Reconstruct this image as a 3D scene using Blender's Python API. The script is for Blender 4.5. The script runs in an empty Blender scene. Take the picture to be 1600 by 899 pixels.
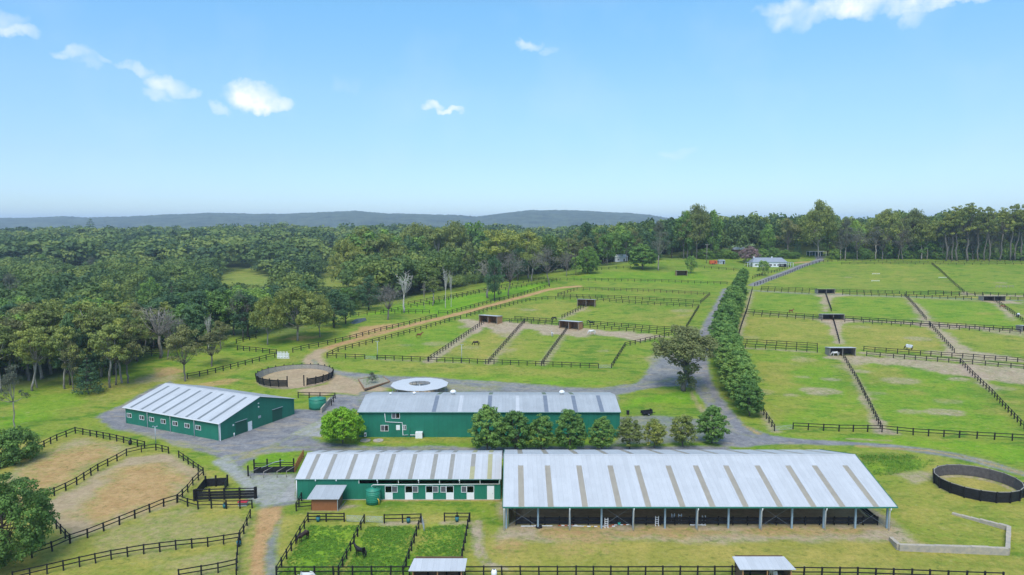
import bpy, math, random
import numpy as np
from mathutils import Vector, Matrix
R = math.radians
S = bpy.context.scene
COL = S.collection

# ------------------------------------------------------------ camera
CAM_H = 50.0
PITCH = math.atan(99.5 / 1067)
FPX = 1067.0                                   # focal length in pixels of the 1600 px wide photograph
cd = bpy.data.cameras.new('camera'); cam = bpy.data.objects.new('camera', cd); COL.objects.link(cam)
cd.sensor_width = 36; cd.lens = 36 * FPX / 1600; cd.clip_start = 0.5; cd.clip_end = 30000
cam.location = (0, 0, CAM_H); cam.rotation_euler = (R(90) - PITCH, 0, 0)
S.camera = cam

# ------------------------------------------------------------ world, sun, exposure
SUN_EL, SUN_AZ = R(58), R(192)                 # azimuth clockwise from +Y: behind the camera, a little to the left
W = bpy.data.worlds.new("World"); S.world = W; W.use_nodes = True
nt = W.node_tree; nt.nodes.clear(); N = nt.nodes.new; LK = nt.links.new
sky = N('ShaderNodeTexSky'); sky.sky_type = 'NISHITA'; sky.sun_disc = False
sky.sun_elevation = SUN_EL; sky.sun_rotation = SUN_AZ
sky.air_density = 1.0; sky.dust_density = .3; sky.ozone_density = 2.2; sky.altitude = 600
bg = N('ShaderNodeBackground'); bg.inputs[1].default_value = 0.115
wo = N('ShaderNodeOutputWorld')
tc = N('ShaderNodeTexCoord')
def mth(op, a=None, b=None, c=None, cl=False):
    n = N('ShaderNodeMath'); n.operation = op; n.use_clamp = cl
    for i, v in enumerate((a, b, c)):
        if v is None: continue
        if isinstance(v, (int, float)): n.inputs[i].default_value = v
        else: LK(v, n.inputs[i])
    return n.outputs[0]
def sdir(px, py):
    x = (px - 800) / FPX; u = (449.5 - py) / FPX
    c, s = math.cos(PITCH), math.sin(PITCH)
    return Vector((x, c + u * s, -s + u * c)).normalized()
# cumulus puffs: soft blobs in fixed sky directions, broken up by noise
nz = N('ShaderNodeTexNoise'); nz.inputs['Scale'].default_value = 30; nz.inputs['Detail'].default_value = 9; nz.inputs['Roughness'].default_value = .55
LK(tc.outputs['Generated'], nz.inputs['Vector'])
nzb = N('ShaderNodeTexNoise'); nzb.inputs['Scale'].default_value = 9; nzb.inputs['Detail'].default_value = 4
LK(tc.outputs['Generated'], nzb.inputs['Vector'])
wob = N('ShaderNodeVectorMath'); wob.operation = 'MULTIPLY_ADD'
LK(nz.outputs['Color'], wob.inputs[0]); wob.inputs[1].default_value = (.045, .045, .045); wob.inputs[2].default_value = (-.0225, -.0225, -.0225)
wadd = N('ShaderNodeVectorMath'); wadd.operation = 'ADD'
LK(tc.outputs['Generated'], wadd.inputs[0]); LK(wob.outputs[0], wadd.inputs[1])
tot = None
CLOUDS = [(262, 133, 22, 16, .75), (284, 146, 22, 10, .68), (245, 150, 15, 11, .52), (395, 152, 34, 18, 1.25), (418, 163, 36, 15, 1.2), (375, 140, 16, 10, .9),
          (345, 170, 14, 8, .5), (118, 82, 22, 8, .5), (135, 97, 18, 8, .42), (158, 90, 10, 6, .4), (195, 102, 14, 5, .4), (222, 106, 15, 7, .42),
          (8, 40, 34, 10, .75), (5, 22, 20, 10, .4), (678, 163, 16, 9, .8), (705, 173, 22, 6, .75), (828, 68, 17, 8, .5), (855, 80, 12, 7, .4),
          (1255, 24, 46, 15, .5), (1225, 10, 36, 14, .68), (1340, 4, 54, 17, 1.05), (1385, 16, 30, 10, .7), (1425, 24, 12, 14, .5), (1480, 2, 60, 8, .9), (1452, -5, 55, 10, .9),
          (1058, 238, 28, 6, .25), (540, 132, 20, 10, .12)]
for (px, py, rx, ry, st) in CLOUDS:
    d0 = sdir(px, py); dx = (sdir(px + 10, py) - sdir(px - 10, py)).normalized(); dy = (sdir(px, py - 10) - sdir(px, py + 10)).normalized()
    sub = N('ShaderNodeVectorMath'); sub.operation = 'SUBTRACT'; LK(wadd.outputs[0], sub.inputs[0]); sub.inputs[1].default_value = d0
    q = []
    for ax, r_ in ((dx, rx), (dy, ry)):
        dt = N('ShaderNodeVectorMath'); dt.operation = 'DOT_PRODUCT'; LK(sub.outputs[0], dt.inputs[0]); dt.inputs[1].default_value = ax / (r_ / FPX)
        q.append(mth('MULTIPLY', dt.outputs['Value'], dt.outputs['Value']))
    m = mth('MULTIPLY', mth('SUBTRACT', 1.12, mth('MULTIPLY', mth('ADD', q[0], q[1]), .8), cl=True), st)
    tot = m if tot is None else mth('MAXIMUM', tot, m)
cl = mth('MULTIPLY', tot, mth('MULTIPLY_ADD', nz.outputs['Fac'], 2.1, -.42), cl=True)
veil = mth('MULTIPLY', mth('SUBTRACT', nzb.outputs['Fac'], .5, cl=True), .25)
up_ = N('ShaderNodeSeparateXYZ'); LK(tc.outputs['Generated'], up_.inputs[0]); cl2 = mth('MULTIPLY', mth('ADD', cl, veil, cl=True), mth('MULTIPLY', up_.outputs[2], 30., cl=True))
sx_ = N('ShaderNodeSeparateXYZ'); LK(tc.outputs['Generated'], sx_.inputs[0])
rp = N('ShaderNodeValToRGB'); els = rp.color_ramp.elements          # overall tint of the air from horizon to zenith
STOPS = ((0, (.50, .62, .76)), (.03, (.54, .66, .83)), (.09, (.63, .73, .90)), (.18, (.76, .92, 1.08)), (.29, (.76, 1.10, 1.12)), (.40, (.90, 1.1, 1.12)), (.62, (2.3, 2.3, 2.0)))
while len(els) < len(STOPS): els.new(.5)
for e_, (p_, c_) in zip(els, STOPS): e_.position = p_; e_.color = (*c_, 1)   # unseen sky overhead brightened for soft fill, as thin cloud would give
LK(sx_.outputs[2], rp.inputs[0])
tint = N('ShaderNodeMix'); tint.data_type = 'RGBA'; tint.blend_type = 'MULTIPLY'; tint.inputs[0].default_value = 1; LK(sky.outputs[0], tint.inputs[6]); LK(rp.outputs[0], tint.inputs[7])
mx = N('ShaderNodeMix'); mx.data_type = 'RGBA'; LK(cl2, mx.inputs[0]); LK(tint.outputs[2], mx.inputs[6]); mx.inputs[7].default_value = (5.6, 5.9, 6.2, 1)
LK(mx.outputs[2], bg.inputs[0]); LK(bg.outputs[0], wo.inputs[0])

sl = bpy.data.lights.new('sun', 'SUN'); sun = bpy.data.objects.new('sun', sl); COL.objects.link(sun)
sl.energy = 2.1; sl.angle = R(32); sl.color = (1, .95, .87)
sd = Vector((math.sin(SUN_AZ) * math.cos(SUN_EL), math.cos(SUN_AZ) * math.cos(SUN_EL), math.sin(SUN_EL)))
sun.rotation_euler = sd.to_track_quat('Z', 'Y').to_euler()
S.view_settings.view_transform = 'Standard'; S.view_settings.look = 'None'; S.view_settings.gamma = 1
S.view_settings.exposure = 0.75
try: S.view_settings.use_curve_mapping = False
except Exception: pass
S.cycles.max_bounces = 6; S.cycles.diffuse_bounces = 3; S.cycles.glossy_bounces = 2; S.cycles.transmission_bounces = 3
S.cycles.volume_bounces = 0; S.cycles.transparent_max_bounces = 4

# ------------------------------------------------------------ terrain
rng = np.random.default_rng(7)
def sstep(a, b, x):
    t = np.clip((x - a) / (b - a), 0, 1); return t * t * (3 - 2 * t)
def softplus(x, k): return k * np.log1p(np.exp(np.clip(x / k, -40, 40)))
def height(X, Y):
    X = np.asarray(X, float); Y = np.asarray(Y, float)
    s = (X + 104) * -.791 + (Y - 237) * .611
    w = 1 - sstep(-10, 140, s)
    rise = .078 * softplus(Y - 195, 14)
    rise = 28 - softplus(28 - rise, 1.5)
    far = .030 * softplus(Y - 640, 60); far = 24 - softplus(24 - far, 3)
    dip = -34 * sstep(1500, 2400, Y)
    und = (np.sin(X * .021 + 1.3) * np.sin(Y * .017 + .4) * 1.0 + np.sin(X * .05 + Y * .031) * .35) * sstep(215, 330, Y)
    return w * rise + (1 - w) * far + dip + und
def hz(x, y): return float(height(x, y))
_c, _s = math.cos(PITCH), math.sin(PITCH)
def ray(px, py):
    x = (px - 800) / FPX; u = (449.5 - py) / FPX
    return x, _c + u * _s, -_s + u * _c
TT = np.concatenate([np.arange(80, 700, 2.), np.arange(700, 2600, 10.)])
def at(px, py, dz=0.0):
    """where the line of sight through a photograph pixel meets the ground (dz metres above it)"""
    dx, dy, dz_ = ray(px, py); T = TT / dy
    d = CAM_H + dz_ * T - height(dx * T, dy * T) - dz
    k = np.where(d < 0)[0]
    if len(k) == 0: t = T[-1]
    elif k[0] == 0: t = T[0]
    else:
        a, b = T[k[0] - 1], T[k[0]]; da, db = d[k[0] - 1], d[k[0]]
        t = a + (b - a) * da / (da - db)
    X, Y = dx * t, dy * t
    return (float(X), float(Y))
def proj(X, Y, Z):
    z = Z - CAM_H; dep = Y * _c - z * _s; up = Y * _s + z * _c
    return 800 + FPX * X / dep, 449.5 - FPX * up / dep
def ht(px, py, Y):
    """height of the point seen at a pixel when it stands at depth Y"""
    d = ray(px, py); return CAM_H + d[2] * Y / d[1]
def xat(px, Y, Z=0):
    return (px - 800) / FPX * (Y * _c - (Z - CAM_H) * _s)

# ------------------------------------------------------------ materials
MATS = {}
def new_mat(name):
    m = bpy.data.materials.new(name); m.use_nodes = True
    t = m.node_tree; b = t.nodes['Principled BSDF']; MATS[name] = m
    return m, t, b
def simple(name, col, rough=.7, metal=0, var=.18, scale=1.2, bump=0, spec=.3, streak=None, col2=None):
    m, t, b = new_mat(name)
    b.inputs['Roughness'].default_value = rough; b.inputs['Metallic'].default_value = metal
    b.inputs['Specular IOR Level'].default_value = spec
    g = t.nodes.new('ShaderNodeNewGeometry'); mp = t.nodes.new('ShaderNodeMapping')
    t.links.new(g.outputs['Position'], mp.inputs[0])
    if streak: mp.inputs['Scale'].default_value = streak
    n = t.nodes.new('ShaderNodeTexNoise'); n.inputs['Scale'].default_value = scale; n.inputs['Detail'].default_value = 5; n.inputs['Roughness'].default_value = .65
    t.links.new(mp.outputs[0], n.inputs['Vector'])
    r = t.nodes.new('ShaderNodeValToRGB')
    c1 = [c * (1 - var) for c in col]; c2 = [min(1, c * (1 + var)) for c in (col2 or col)]
    r.color_ramp.elements[0].position = .3; r.color_ramp.elements[1].position = .7
    r.color_ramp.elements[0].color = (*c1, 1); r.color_ramp.elements[1].color = (*c2, 1)
    t.links.new(n.outputs['Fac'], r.inputs[0]); t.links.new(r.outputs[0], b.inputs['Base Color'])
    if bump:
        bp = t.nodes.new('ShaderNodeBump'); bp.inputs['Strength'].default_value = bump; bp.inputs['Distance'].default_value = .05
        t.links.new(n.outputs['Fac'], bp.inputs['Height']); t.links.new(bp.outputs[0], b.inputs['Normal'])
    return m
def corrug(name, col, rough=.45, metal=.0, axis='X', pitch=.25, var=.05, dirt=None, depth=.03, noise=.35, sheets=0):
    """profiled steel sheet: ribs as a bump along one local axis, faint weathering"""
    m = simple(name, col, rough, metal, var, noise, 0, .4, col2=dirt)
    t = m.node_tree; b = t.nodes['Principled BSDF']
    tc = t.nodes.new('ShaderNodeTexCoord'); w = t.nodes.new('ShaderNodeTexWave'); w.wave_type = 'BANDS'; w.bands_direction = axis
    w.inputs['Scale'].default_value = 1 / pitch / 3.0; w.inputs['Distortion'].default_value = 0
    t.links.new(tc.outputs['Object'], w.inputs['Vector'])
    if sheets:
        ma = t.nodes.new('ShaderNodeSeparateXYZ'); t.links.new(tc.outputs['Object'], ma.inputs[0])
        def mm(op, a, b=None):
            n = t.nodes.new('ShaderNodeMath'); n.operation = op
            for i, v in enumerate((a, b)):
                if v is None: continue
                if isinstance(v, (int, float)): n.inputs[i].default_value = v
                else: t.links.new(v, n.inputs[i])
            return n.outputs[0]
        ix = mm('FLOOR', mm('DIVIDE', ma.outputs['XYZ'.index(axis)], sheets)); iy = mm('FLOOR', mm('DIVIDE', ma.outputs[1], 7.1))
        wn = t.nodes.new('ShaderNodeTexWhiteNoise'); wn.noise_dimensions = '2D'; cb = t.nodes.new('ShaderNodeCombineXYZ'); t.links.new(ix, cb.inputs[0]); t.links.new(iy, cb.inputs[1]); t.links.new(cb.outputs[0], wn.inputs['Vector'])
        st = t.nodes.new('ShaderNodeTexNoise'); mp2 = t.nodes.new('ShaderNodeMapping'); mp2.inputs['Scale'].default_value = (2.2, .12, .5); t.links.new(tc.outputs['Object'], mp2.inputs[0]); t.links.new(mp2.outputs[0], st.inputs['Vector']); st.inputs['Detail'].default_value = 6; st.inputs['Roughness'].default_value = .7
        fr = mm('FRACT', mm('DIVIDE', ma.outputs['XYZ'.index(axis)], sheets)); edge = mm('MULTIPLY', mm('LESS_THAN', fr, .09), -.10)
        k = mm('ADD', mm('ADD', mm('MULTIPLY', wn.outputs['Value'], .10), mm('MULTIPLY', st.outputs['Fac'], .34)), mm('ADD', edge, .79))
        mxn = t.nodes.new('ShaderNodeMix'); mxn.data_type = 'RGBA'; mxn.blend_type = 'MULTIPLY'; mxn.inputs[0].default_value = 1
        src = b.inputs['Base Color'].links[0].from_socket; t.links.new(src, mxn.inputs[6]); t.links.new(k, mxn.inputs[7]); t.links.new(mxn.outputs[2], b.inputs['Base Color'])
    bp = t.nodes.new('ShaderNodeBump'); bp.inputs['Strength'].default_value = .5; bp.inputs['Distance'].default_value = depth
    t.links.new(w.outputs['Fac'], bp.inputs['Height']); t.links.new(bp.outputs[0], b.inputs['Normal'])
    return m
M_ROOF = corrug('roof_steel', (.42, .425, .425), .5, 0, 'X', .8, .05, sheets=.82)
M_ROOFG = corrug('roof_steel_grey', (.325, .338, .34), .5, 0, 'X', .8, .07, sheets=.82)
M_GREEN = corrug('green_sheet', (.014, .155, .098), .5, 0, 'X', .4, .10, sheets=1.1)
M_GREENY = corrug('green_sheet_side', (.014, .150, .095), .5, 0, 'Y', .4, .10, sheets=1.1)
M_DGREEN = corrug('green_roller', (.012, .088, .056), .5, 0, 'Z', .3, .08)
M_TANKG = corrug('green_tank', (.018, .19, .115), .5, 0, 'Z', .35, .08, depth=.08)
M_FRP = simple('fibreglass_strip', (.25, .235, .20), .5, 0, .1, .8)
M_FRPT = simple('translucent_fibreglass', (.42, .38, .31), .5, 0, .1, .8)
_t = M_FRPT.node_tree; _tb = _t.nodes['Principled BSDF']; _tr = _t.nodes.new('ShaderNodeBsdfTranslucent'); _tr.inputs[0].default_value = (.9, .85, .75, 1); _ms = _t.nodes.new('ShaderNodeMixShader'); _ms.inputs[0].default_value = .45
_t.links.new(_tb.outputs[0], _ms.inputs[1]); _t.links.new(_tr.outputs[0], _ms.inputs[2]); _t.links.new(_ms.outputs[0], _t.nodes['Material Output'].inputs[0])
M_FRPY = simple('yellowed_fibreglass', (.33, .31, .17), .5, 0, .1, .8)
M_FRPD = simple('dark_fibreglass', (.15, .17, .20), .5, 0, .12, .8)
M_FRPG = simple('mossy_fibreglass', (.12, .15, .09), .6, 0, .3, 2)
M_FRPC = simple('grey_strip', (.17, .185, .185), .5, 0, .1, .8)
M_WHITE = simple('white_paint', (.72, .72, .71), .45, 0, .06)
M_CREAM = simple('cream_paint', (.62, .60, .56), .5, 0, .06)
M_GALV = simple('galvanised', (.36, .40, .43), .4, .3, .12, 3)
M_STEELB = simple('blue_grey_steel', (.24, .32, .37), .45, 0, .1)
M_BLACK = simple('black_timber', (.011, .010, .011), .75, 0, .5, 4)
M_BLACKR = simple('black_rubber', (.014, .014, .017), .65, 0, .4, 2)
M_DARK = simple('dark_interior', (.01, .01, .011), .8, 0, .2)
M_GLASS = simple('dark_glass', (.010, .011, .013), .12, 0, .1, 1, spec=.8)
M_GLASSG = simple('grey_fly_screen', (.10, .10, .11), .4, 0, .15)
M_WOOD = simple('red_brown_timber', (.25, .098, .038), .75, 0, .25, 2, streak=(9, 9, .6))
M_PLY = simple('plywood', (.36, .195, .085), .8, 0, .22, 1.5)
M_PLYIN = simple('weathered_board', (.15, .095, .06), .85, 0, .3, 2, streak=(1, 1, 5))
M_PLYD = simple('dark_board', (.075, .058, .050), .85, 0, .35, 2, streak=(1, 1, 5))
M_GREYW = simple('silvered_timber', (.26, .235, .20), .85, 0, .35, 1.5, streak=(1, 1, 6))
M_CONC = simple('weathered_concrete', (.38, .36, .31), .9, 0, .3, 1.4, bump=.4, col2=(.34, .28, .2))
M_SLEEP = simple('timber_sleeper', (.25, .15, .085), .85, 0, .25, 3)
M_RED = simple('red_steel', (.50, .03, .05), .45, 0, .1)
M_ORANGE = simple('orange_steel', (.50, .10, .03), .5, 0, .1)
M_TEAL = simple('teal_plastic', (.02, .13, .15), .5, 0, .1)
M_YEL = simple('yellow_plastic', (.55, .35, .03), .5, 0, .1)
M_BRICK = simple('brick_red', (.28, .10, .06), .8, 0, .2, 3)
M_ROOFC = corrug('cottage_roof', (.22, .24, .27), .5, 0, 'X', .6, .06)
M_CLAD = corrug('white_boards', (.66, .67, .68), .5, 0, 'Z', .35, .04)
M_BARK = simple('pale_bark', (.19, .16, .13), .85, 0, .35, 1.5, streak=(1, 1, .3), col2=(.29, .26, .22))
M_BARKG = simple('grey_bark', (.15, .13, .11), .9, 0, .35, 2, streak=(1, 1, .3))
M_BARKD = simple('dark_bark', (.07, .055, .045), .9, 0, .35, 2, streak=(1, 1, .3))
M_DEAD = simple('bleached_wood', (.45, .42, .37), .85, 0, .2, 2)

def leafmat(name, a, b_, c_, rough=.65, trans=.3):
    """foliage: colour varies leaf clump by leaf clump and tree by tree"""
    m, t, b = new_mat(name)
    b.inputs['Roughness'].default_value = rough; b.inputs['Specular IOR Level'].default_value = .25
    at_ = t.nodes.new('ShaderNodeAttribute'); at_.attribute_name = 'rnd'
    oi = t.nodes.new('ShaderNodeObjectInfo')
    r = t.nodes.new('ShaderNodeValToRGB'); r.color_ramp.elements[0].color = (*a, 1); r.color_ramp.elements[1].color = (*c_, 1)
    e = r.color_ramp.elements.new(.5); e.color = (*b_, 1)
    ad = t.nodes.new('ShaderNodeMath'); ad.operation = 'MULTIPLY_ADD'; ad.inputs[1].default_value = .75; ad.use_clamp = True
    sb = t.nodes.new('ShaderNodeMath'); sb.operation = 'MULTIPLY_ADD'; sb.inputs[1].default_value = .55; sb.inputs[2].default_value = -.15
    t.links.new(oi.outputs['Random'], sb.inputs[0]); t.links.new(at_.outputs['Fac'], ad.inputs[0]); t.links.new(sb.outputs[0], ad.inputs[2])
    t.links.new(ad.outputs[0], r.inputs[0]); t.links.new(r.outputs[0], b.inputs['Base Color'])
    tr = t.nodes.new('ShaderNodeBsdfTranslucent'); mxs = t.nodes.new('ShaderNodeMixShader'); mxs.inputs[0].default_value = trans
    t.links.new(r.outputs[0], tr.inputs[0]); t.links.new(b.outputs[0], mxs.inputs[1]); t.links.new(tr.outputs[0], mxs.inputs[2])
    t.links.new(mxs.outputs[0], t.nodes['Material Output'].inputs[0])
    return m
L_GUM = leafmat('gum_leaves', (0.129, 0.156, 0.052), (0.205, 0.250, 0.061), (0.356, 0.369, 0.069))
L_GUMB = leafmat('bronze_gum_leaves', (0.121, 0.131, 0.053), (0.184, 0.189, 0.065), (0.273, 0.278, 0.089))
L_BROAD = leafmat('broad_leaves', (0.091, 0.163, 0.038), (0.154, 0.272, 0.052), (0.297, 0.414, 0.066))
L_BRIGHT = leafmat('bright_leaves', (0.109, 0.232, 0.019), (0.178, 0.358, 0.022), (0.294, 0.513, 0.031))
L_DARK = leafmat('dark_needles', (0.051, 0.103, 0.047), (0.085, 0.162, 0.064), (0.147, 0.238, 0.076))
L_OAK = leafmat('avenue_leaves', (0.081, 0.163, 0.039), (0.149, 0.271, 0.056), (0.264, 0.380, 0.079))
L_MIX = leafmat('mixed_forest_leaves', (0.059, 0.112, 0.048), (0.124, 0.181, 0.054), (0.249, 0.281, 0.064))
_e = L_MIX.node_tree.nodes
for _n in _e:
    if _n.type == 'VALTORGB':
        _r = _n.color_ramp.elements
        _r[0].color = (.060, .110, .038, 1); _r[1].position = .35; _r[1].color = (.125, .190, .042, 1); _r[2].color = (.34, .34, .075, 1)
        for _p, _k in ((.6, (.215, .265, .055)), (.8, (.30, .32, .075))): _q = _r.new(_p); _q.color = (*_k, 1)
L_GREY = leafmat('grey_leaves', (.075, .085, .055), (.12, .13, .085), (.18, .19, .13))
L_PINK = leafmat('pink_blossom', (.11, .12, .07), (.24, .17, .14), (.38, .22, .25))
L_WEED = leafmat('weed_leaves', (0.094, 0.195, 0.019), (0.149, 0.312, 0.025), (0.250, 0.406, 0.039))
L_TWIG = leafmat('fine_twigs', (.12, .105, .085), (.19, .17, .14), (.25, .23, .19))

# ------------------------------------------------------------ mesh helpers
class MB:
    def __init__(s): s.v = []; s.f = []
    def add(s, V, F):
        o = len(s.v); s.v += [tuple(p) for p in V]; s.f += [tuple(i + o for i in f) for f in F]; return s
    def box(s, x0, x1, y0, y1, z0, z1):
        V = [(x0, y0, z0), (x1, y0, z0), (x1, y1, z0), (x0, y1, z0), (x0, y0, z1), (x1, y0, z1), (x1, y1, z1), (x0, y1, z1)]
        return s.add(V, [(0, 3, 2, 1), (4, 5, 6, 7), (0, 1, 5, 4), (1, 2, 6, 5), (2, 3, 7, 6), (3, 0, 4, 7)])
    def bar(s, a, b, w, h=None, up=(0, 0, 1)):
        a, b = Vector(a), Vector(b); h = h or w; d = (b - a)
        if d.length < 1e-6: return s
        d.normalize(); u = Vector(up)
        if abs(d.dot(u)) > .95: u = Vector((0, 1, 0)) if abs(d.y) < .9 else Vector((1, 0, 0))
        x = d.cross(u).normalized() * w / 2; y = x.cross(d).normalized() * h / 2
        V = [p + q for p in (a, b) for q in (-x - y, x - y, x + y, -x + y)]
        return s.add(V, [(0, 1, 2, 3), (7, 6, 5, 4), (0, 4, 5, 1), (1, 5, 6, 2), (2, 6, 7, 3), (3, 7, 4, 0)])
    def tube(s, pts, rad, n=6):
        pts = [Vector(p) for p in pts]; V = []; F = []
        for i, p in enumerate(pts):
            d = (pts[min(i + 1, len(pts) - 1)] - pts[max(i - 1, 0)]).normalized()
            u = Vector((1, 0, 0)) if abs(d.x) < .9 else Vector((0, 1, 0))
            x = d.cross(u).normalized(); y = x.cross(d).normalized(); r = rad[i] if hasattr(rad, '__len__') else rad
            for k in range(n):
                a = 2 * math.pi * k / n; V.append(p + (x * math.cos(a) + y * math.sin(a)) * r)
        for i in range(len(pts) - 1):
            for k in range(n):
                a = i * n + k; b = i * n + (k + 1) % n; F.append((a, a + n, b + n, b))
        F.append(tuple(range(n))); F.append(tuple(range((len(pts) - 1) * n, len(pts) * n))[::-1])
        return s.add(V, F)
    def lathe(s, prof, n=24, c=(0, 0)):
        V = []; F = []
        for r, z in prof:
            for k in range(n):
                a = 2 * math.pi * k / n; V.append((c[0] + r * math.cos(a), c[1] + r * math.sin(a), z))
        for i in range(len(prof) - 1):
            for k in range(n):
                a = i * n + k; b = i * n + (k + 1) % n; F.append((a, b, b + n, a + n))
        F.append(tuple(range(n))[::-1]); F.append(tuple(range((len(prof) - 1) * n, len(prof) * n)))
        return s.add(V, F)
    def prism(s, poly, y0, y1):
        """outline in XZ swept from y0 to y1"""
        n = len(poly); V = [(x, y0, z) for x, z in poly] + [(x, y1, z) for x, z in poly]
        F = [tuple(range(n)), tuple(range(n, 2 * n))[::-1]] + [(i, i + n, (i + 1) % n + n, (i + 1) % n) for i in range(n)]
        return s.add(V, F)
    def build(s, name, m, parent=None, smooth=False, loc=None):
        me = bpy.data.meshes.new(name); me.from_pydata(s.v, [], s.f); me.materials.append(m)
        if smooth: me.polygons.foreach_set('use_smooth', [True] * len(me.polygons))
        o = bpy.data.objects.new(name, me); COL.objects.link(o)
        if parent: o.parent = parent
        if loc: o.location = loc
        return o
def empty(name, loc, rz=0):
    o = bpy.data.objects.new(name, None); COL.objects.link(o); o.location = loc; o.rotation_euler = (0, 0, rz); o.empty_display_size = .5
    return o
def tag(o, label=None, cat=None, group=None, kind=None):
    if label: o['label'] = label
    if cat: o['category'] = cat
    if group: o['group'] = group
    if kind: o['kind'] = kind
    return o
def mesh_np(name, V, Q, m, rnd=None, smooth=False):
    me = bpy.data.meshes.new(name); nv, nf, k = len(V), len(Q), Q.shape[1]
    me.vertices.add(nv); me.vertices.foreach_set('co', np.asarray(V, np.float32).ravel())
    me.loops.add(nf * k); me.loops.foreach_set('vertex_index', Q.astype(np.int32).ravel())
    me.polygons.add(nf); me.polygons.foreach_set('loop_start', (np.arange(nf) * k).astype(np.int32))
    try: me.polygons.foreach_set('loop_total', np.full(nf, k, np.int32))
    except Exception: pass
    if smooth: me.polygons.foreach_set('use_smooth', np.ones(nf, bool))
    if rnd is not None:
        a = me.attributes.new('rnd', 'FLOAT', 'FACE'); a.data.foreach_set('value', rnd.astype(np.float32))
    me.update(calc_edges=True)
    me.materials.append(m)
    return me
def copy_tree(o, parent=None):
    c = o.copy(); COL.objects.link(c); c.parent = parent
    for ch in list(o.children): copy_tree(ch, c)
    return c

# ------------------------------------------------------------ ground sheet, roads, tracks, sand, concrete
NC, NR = 640, 720
tcol = np.linspace(-1.05, 1.05, NC)
yrow = np.concatenate([80 * (1560 / 80.) ** np.linspace(0, 1, NR)[:-1], np.geomspace(1560, 12000, 24)])
NRT = len(yrow)
GX = (tcol[None, :] * (yrow[:, None] + 60)); GY = np.repeat(yrow[:, None], NC, 1)
GZ = height(GX, GY); gx, gy = GX.ravel(), GY.ravel()
def wob2(x, y, f):
    return (np.sin(x * f + 1.7 * np.sin(y * f * .7)) + np.sin(y * f * 1.3 + 2.1 * np.sin(x * f * .6 + 1)) + .6 * np.sin((x + y) * f * 2.3 + 3 * np.sin(y * f))) / 2.6
NOISE = .6 * wob2(gx, gy, .35) + .4 * wob2(gx + 40, gy - 13, .9)
CH = {k: np.zeros(len(gx), np.float32) for k in ('gravel', 'orange', 'tan', 'conc', 'lush', 'dry', 'bare', 'wood')}
def seg_d(px_, py_, a, b):
    ax, ay = a; bx, by = b; dx, dy = bx - ax, by - ay; L = dx * dx + dy * dy + 1e-9
    t = np.clip(((px_ - ax) * dx + (py_ - ay) * dy) / L, 0, 1)
    return np.hypot(px_ - ax - t * dx, py_ - ay - t * dy)
def paint(ch, pts, soft=.8, strength=1., amp=.6, line=None, world=False):
    P = pts if world else [at(*p) for p in pts]
    xs = [p[0] for p in P]; ys = [p[1] for p in P]
    pad = soft + amp + (max(line) if isinstance(line, (list, tuple)) else (line or 0)) + 1
    k = np.where((gx > min(xs) - pad) & (gx < max(xs) + pad) & (gy > min(ys) - pad) & (gy < max(ys) + pad))[0]
    X, Y = gx[k], gy[k]
    if line:
        sdv = np.full(len(k), 1e9)
        for i in range(len(P) - 1):
            w = line if not isinstance(line, (list, tuple)) else (line[i] + line[i + 1]) / 2
            sdv = np.minimum(sdv, seg_d(X, Y, P[i], P[i + 1]) - w / 2)
    else:
        sdv = np.full(len(k), 1e9); ins = np.zeros(len(k), bool)
        for i in range(len(P)):
            a, b = P[i], P[(i + 1) % len(P)]
            sdv = np.minimum(sdv, seg_d(X, Y, a, b))
            c = ((a[1] > Y) != (b[1] > Y)) & (X < (b[0] - a[0]) * (Y - a[1]) / (b[1] - a[1] + 1e-12) + a[0]); ins ^= c
        sdv = np.where(ins, -sdv, sdv)
    m = np.clip(.5 - (sdv + NOISE[k] * amp) / (2 * soft), 0, 1); m = m * m * (3 - 2 * m) * strength
    for c in CH: CH[c][k] *= (1 - m)
    if ch: CH[ch][k] += m

# broad colour zones of the grass
paint('wood', [(-300, 700), (0, 612), (60, 600), (140, 592), (225, 560), (262, 545), (370, 528), (470, 520), (540, 492), (640, 465), (760, 440), (880, 424), (1000, 409), (1150, 398), (1300, 399), (1750, 402), (1750, 380), (1300, 372), (700, 366), (-300, 372)], 5, .8, 6)
SIGHT = ((500, 546, 449), (345, 430, 446), (168, 222, 505), (715, 745, 430))
CLR = ([(500, 408), (522, 400), (540, 415), (548, 455), (515, 458), (498, 435)], [(340, 440), (350, 422), (395, 420), (425, 440), (405, 456), (350, 456)], [(165, 472), (190, 460), (228, 482), (215, 510), (190, 507)])
for q in CLR: paint(None, q, 5, .8, 5); paint('dry', q, 5, .3, 5)
paint('wood', [(60, 580), (1700, 540), (1700, 1500), (60, 1500)], 5, 1, 5, world=True)
paint('dry', [(40, 690), (118, 672), (230, 695), (330, 740), (400, 795), (480, 800), (700, 800), (790, 835), (1400, 838), (1600, 870), (1700, 960), (-100, 960), (-60, 720)], 4, .72, 4)
paint('dry', [(760, 838), (1300, 828), (1420, 850), (1500, 870), (1100, 885), (740, 880)], 3, .9, 3)
paint('dry', [(0, 640), (110, 600), (240, 590), (330, 585), (500, 545), (700, 497), (480, 565), (380, 580), (230, 615), (80, 650)], 3, .55, 3)
paint('dry', [(560, 560), (935, 580), (1000, 600), (940, 606), (700, 590), (520, 568)], 2, .3, 3)
paint('dry', [(575, 683), (745, 683), (745, 694), (575, 694)], 1, .5, 1.5)
paint('dry', [(1330, 700), (1460, 710), (1600, 760), (1650, 860), (1400, 840), (1390, 770)], 3, .5, 3)
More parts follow.
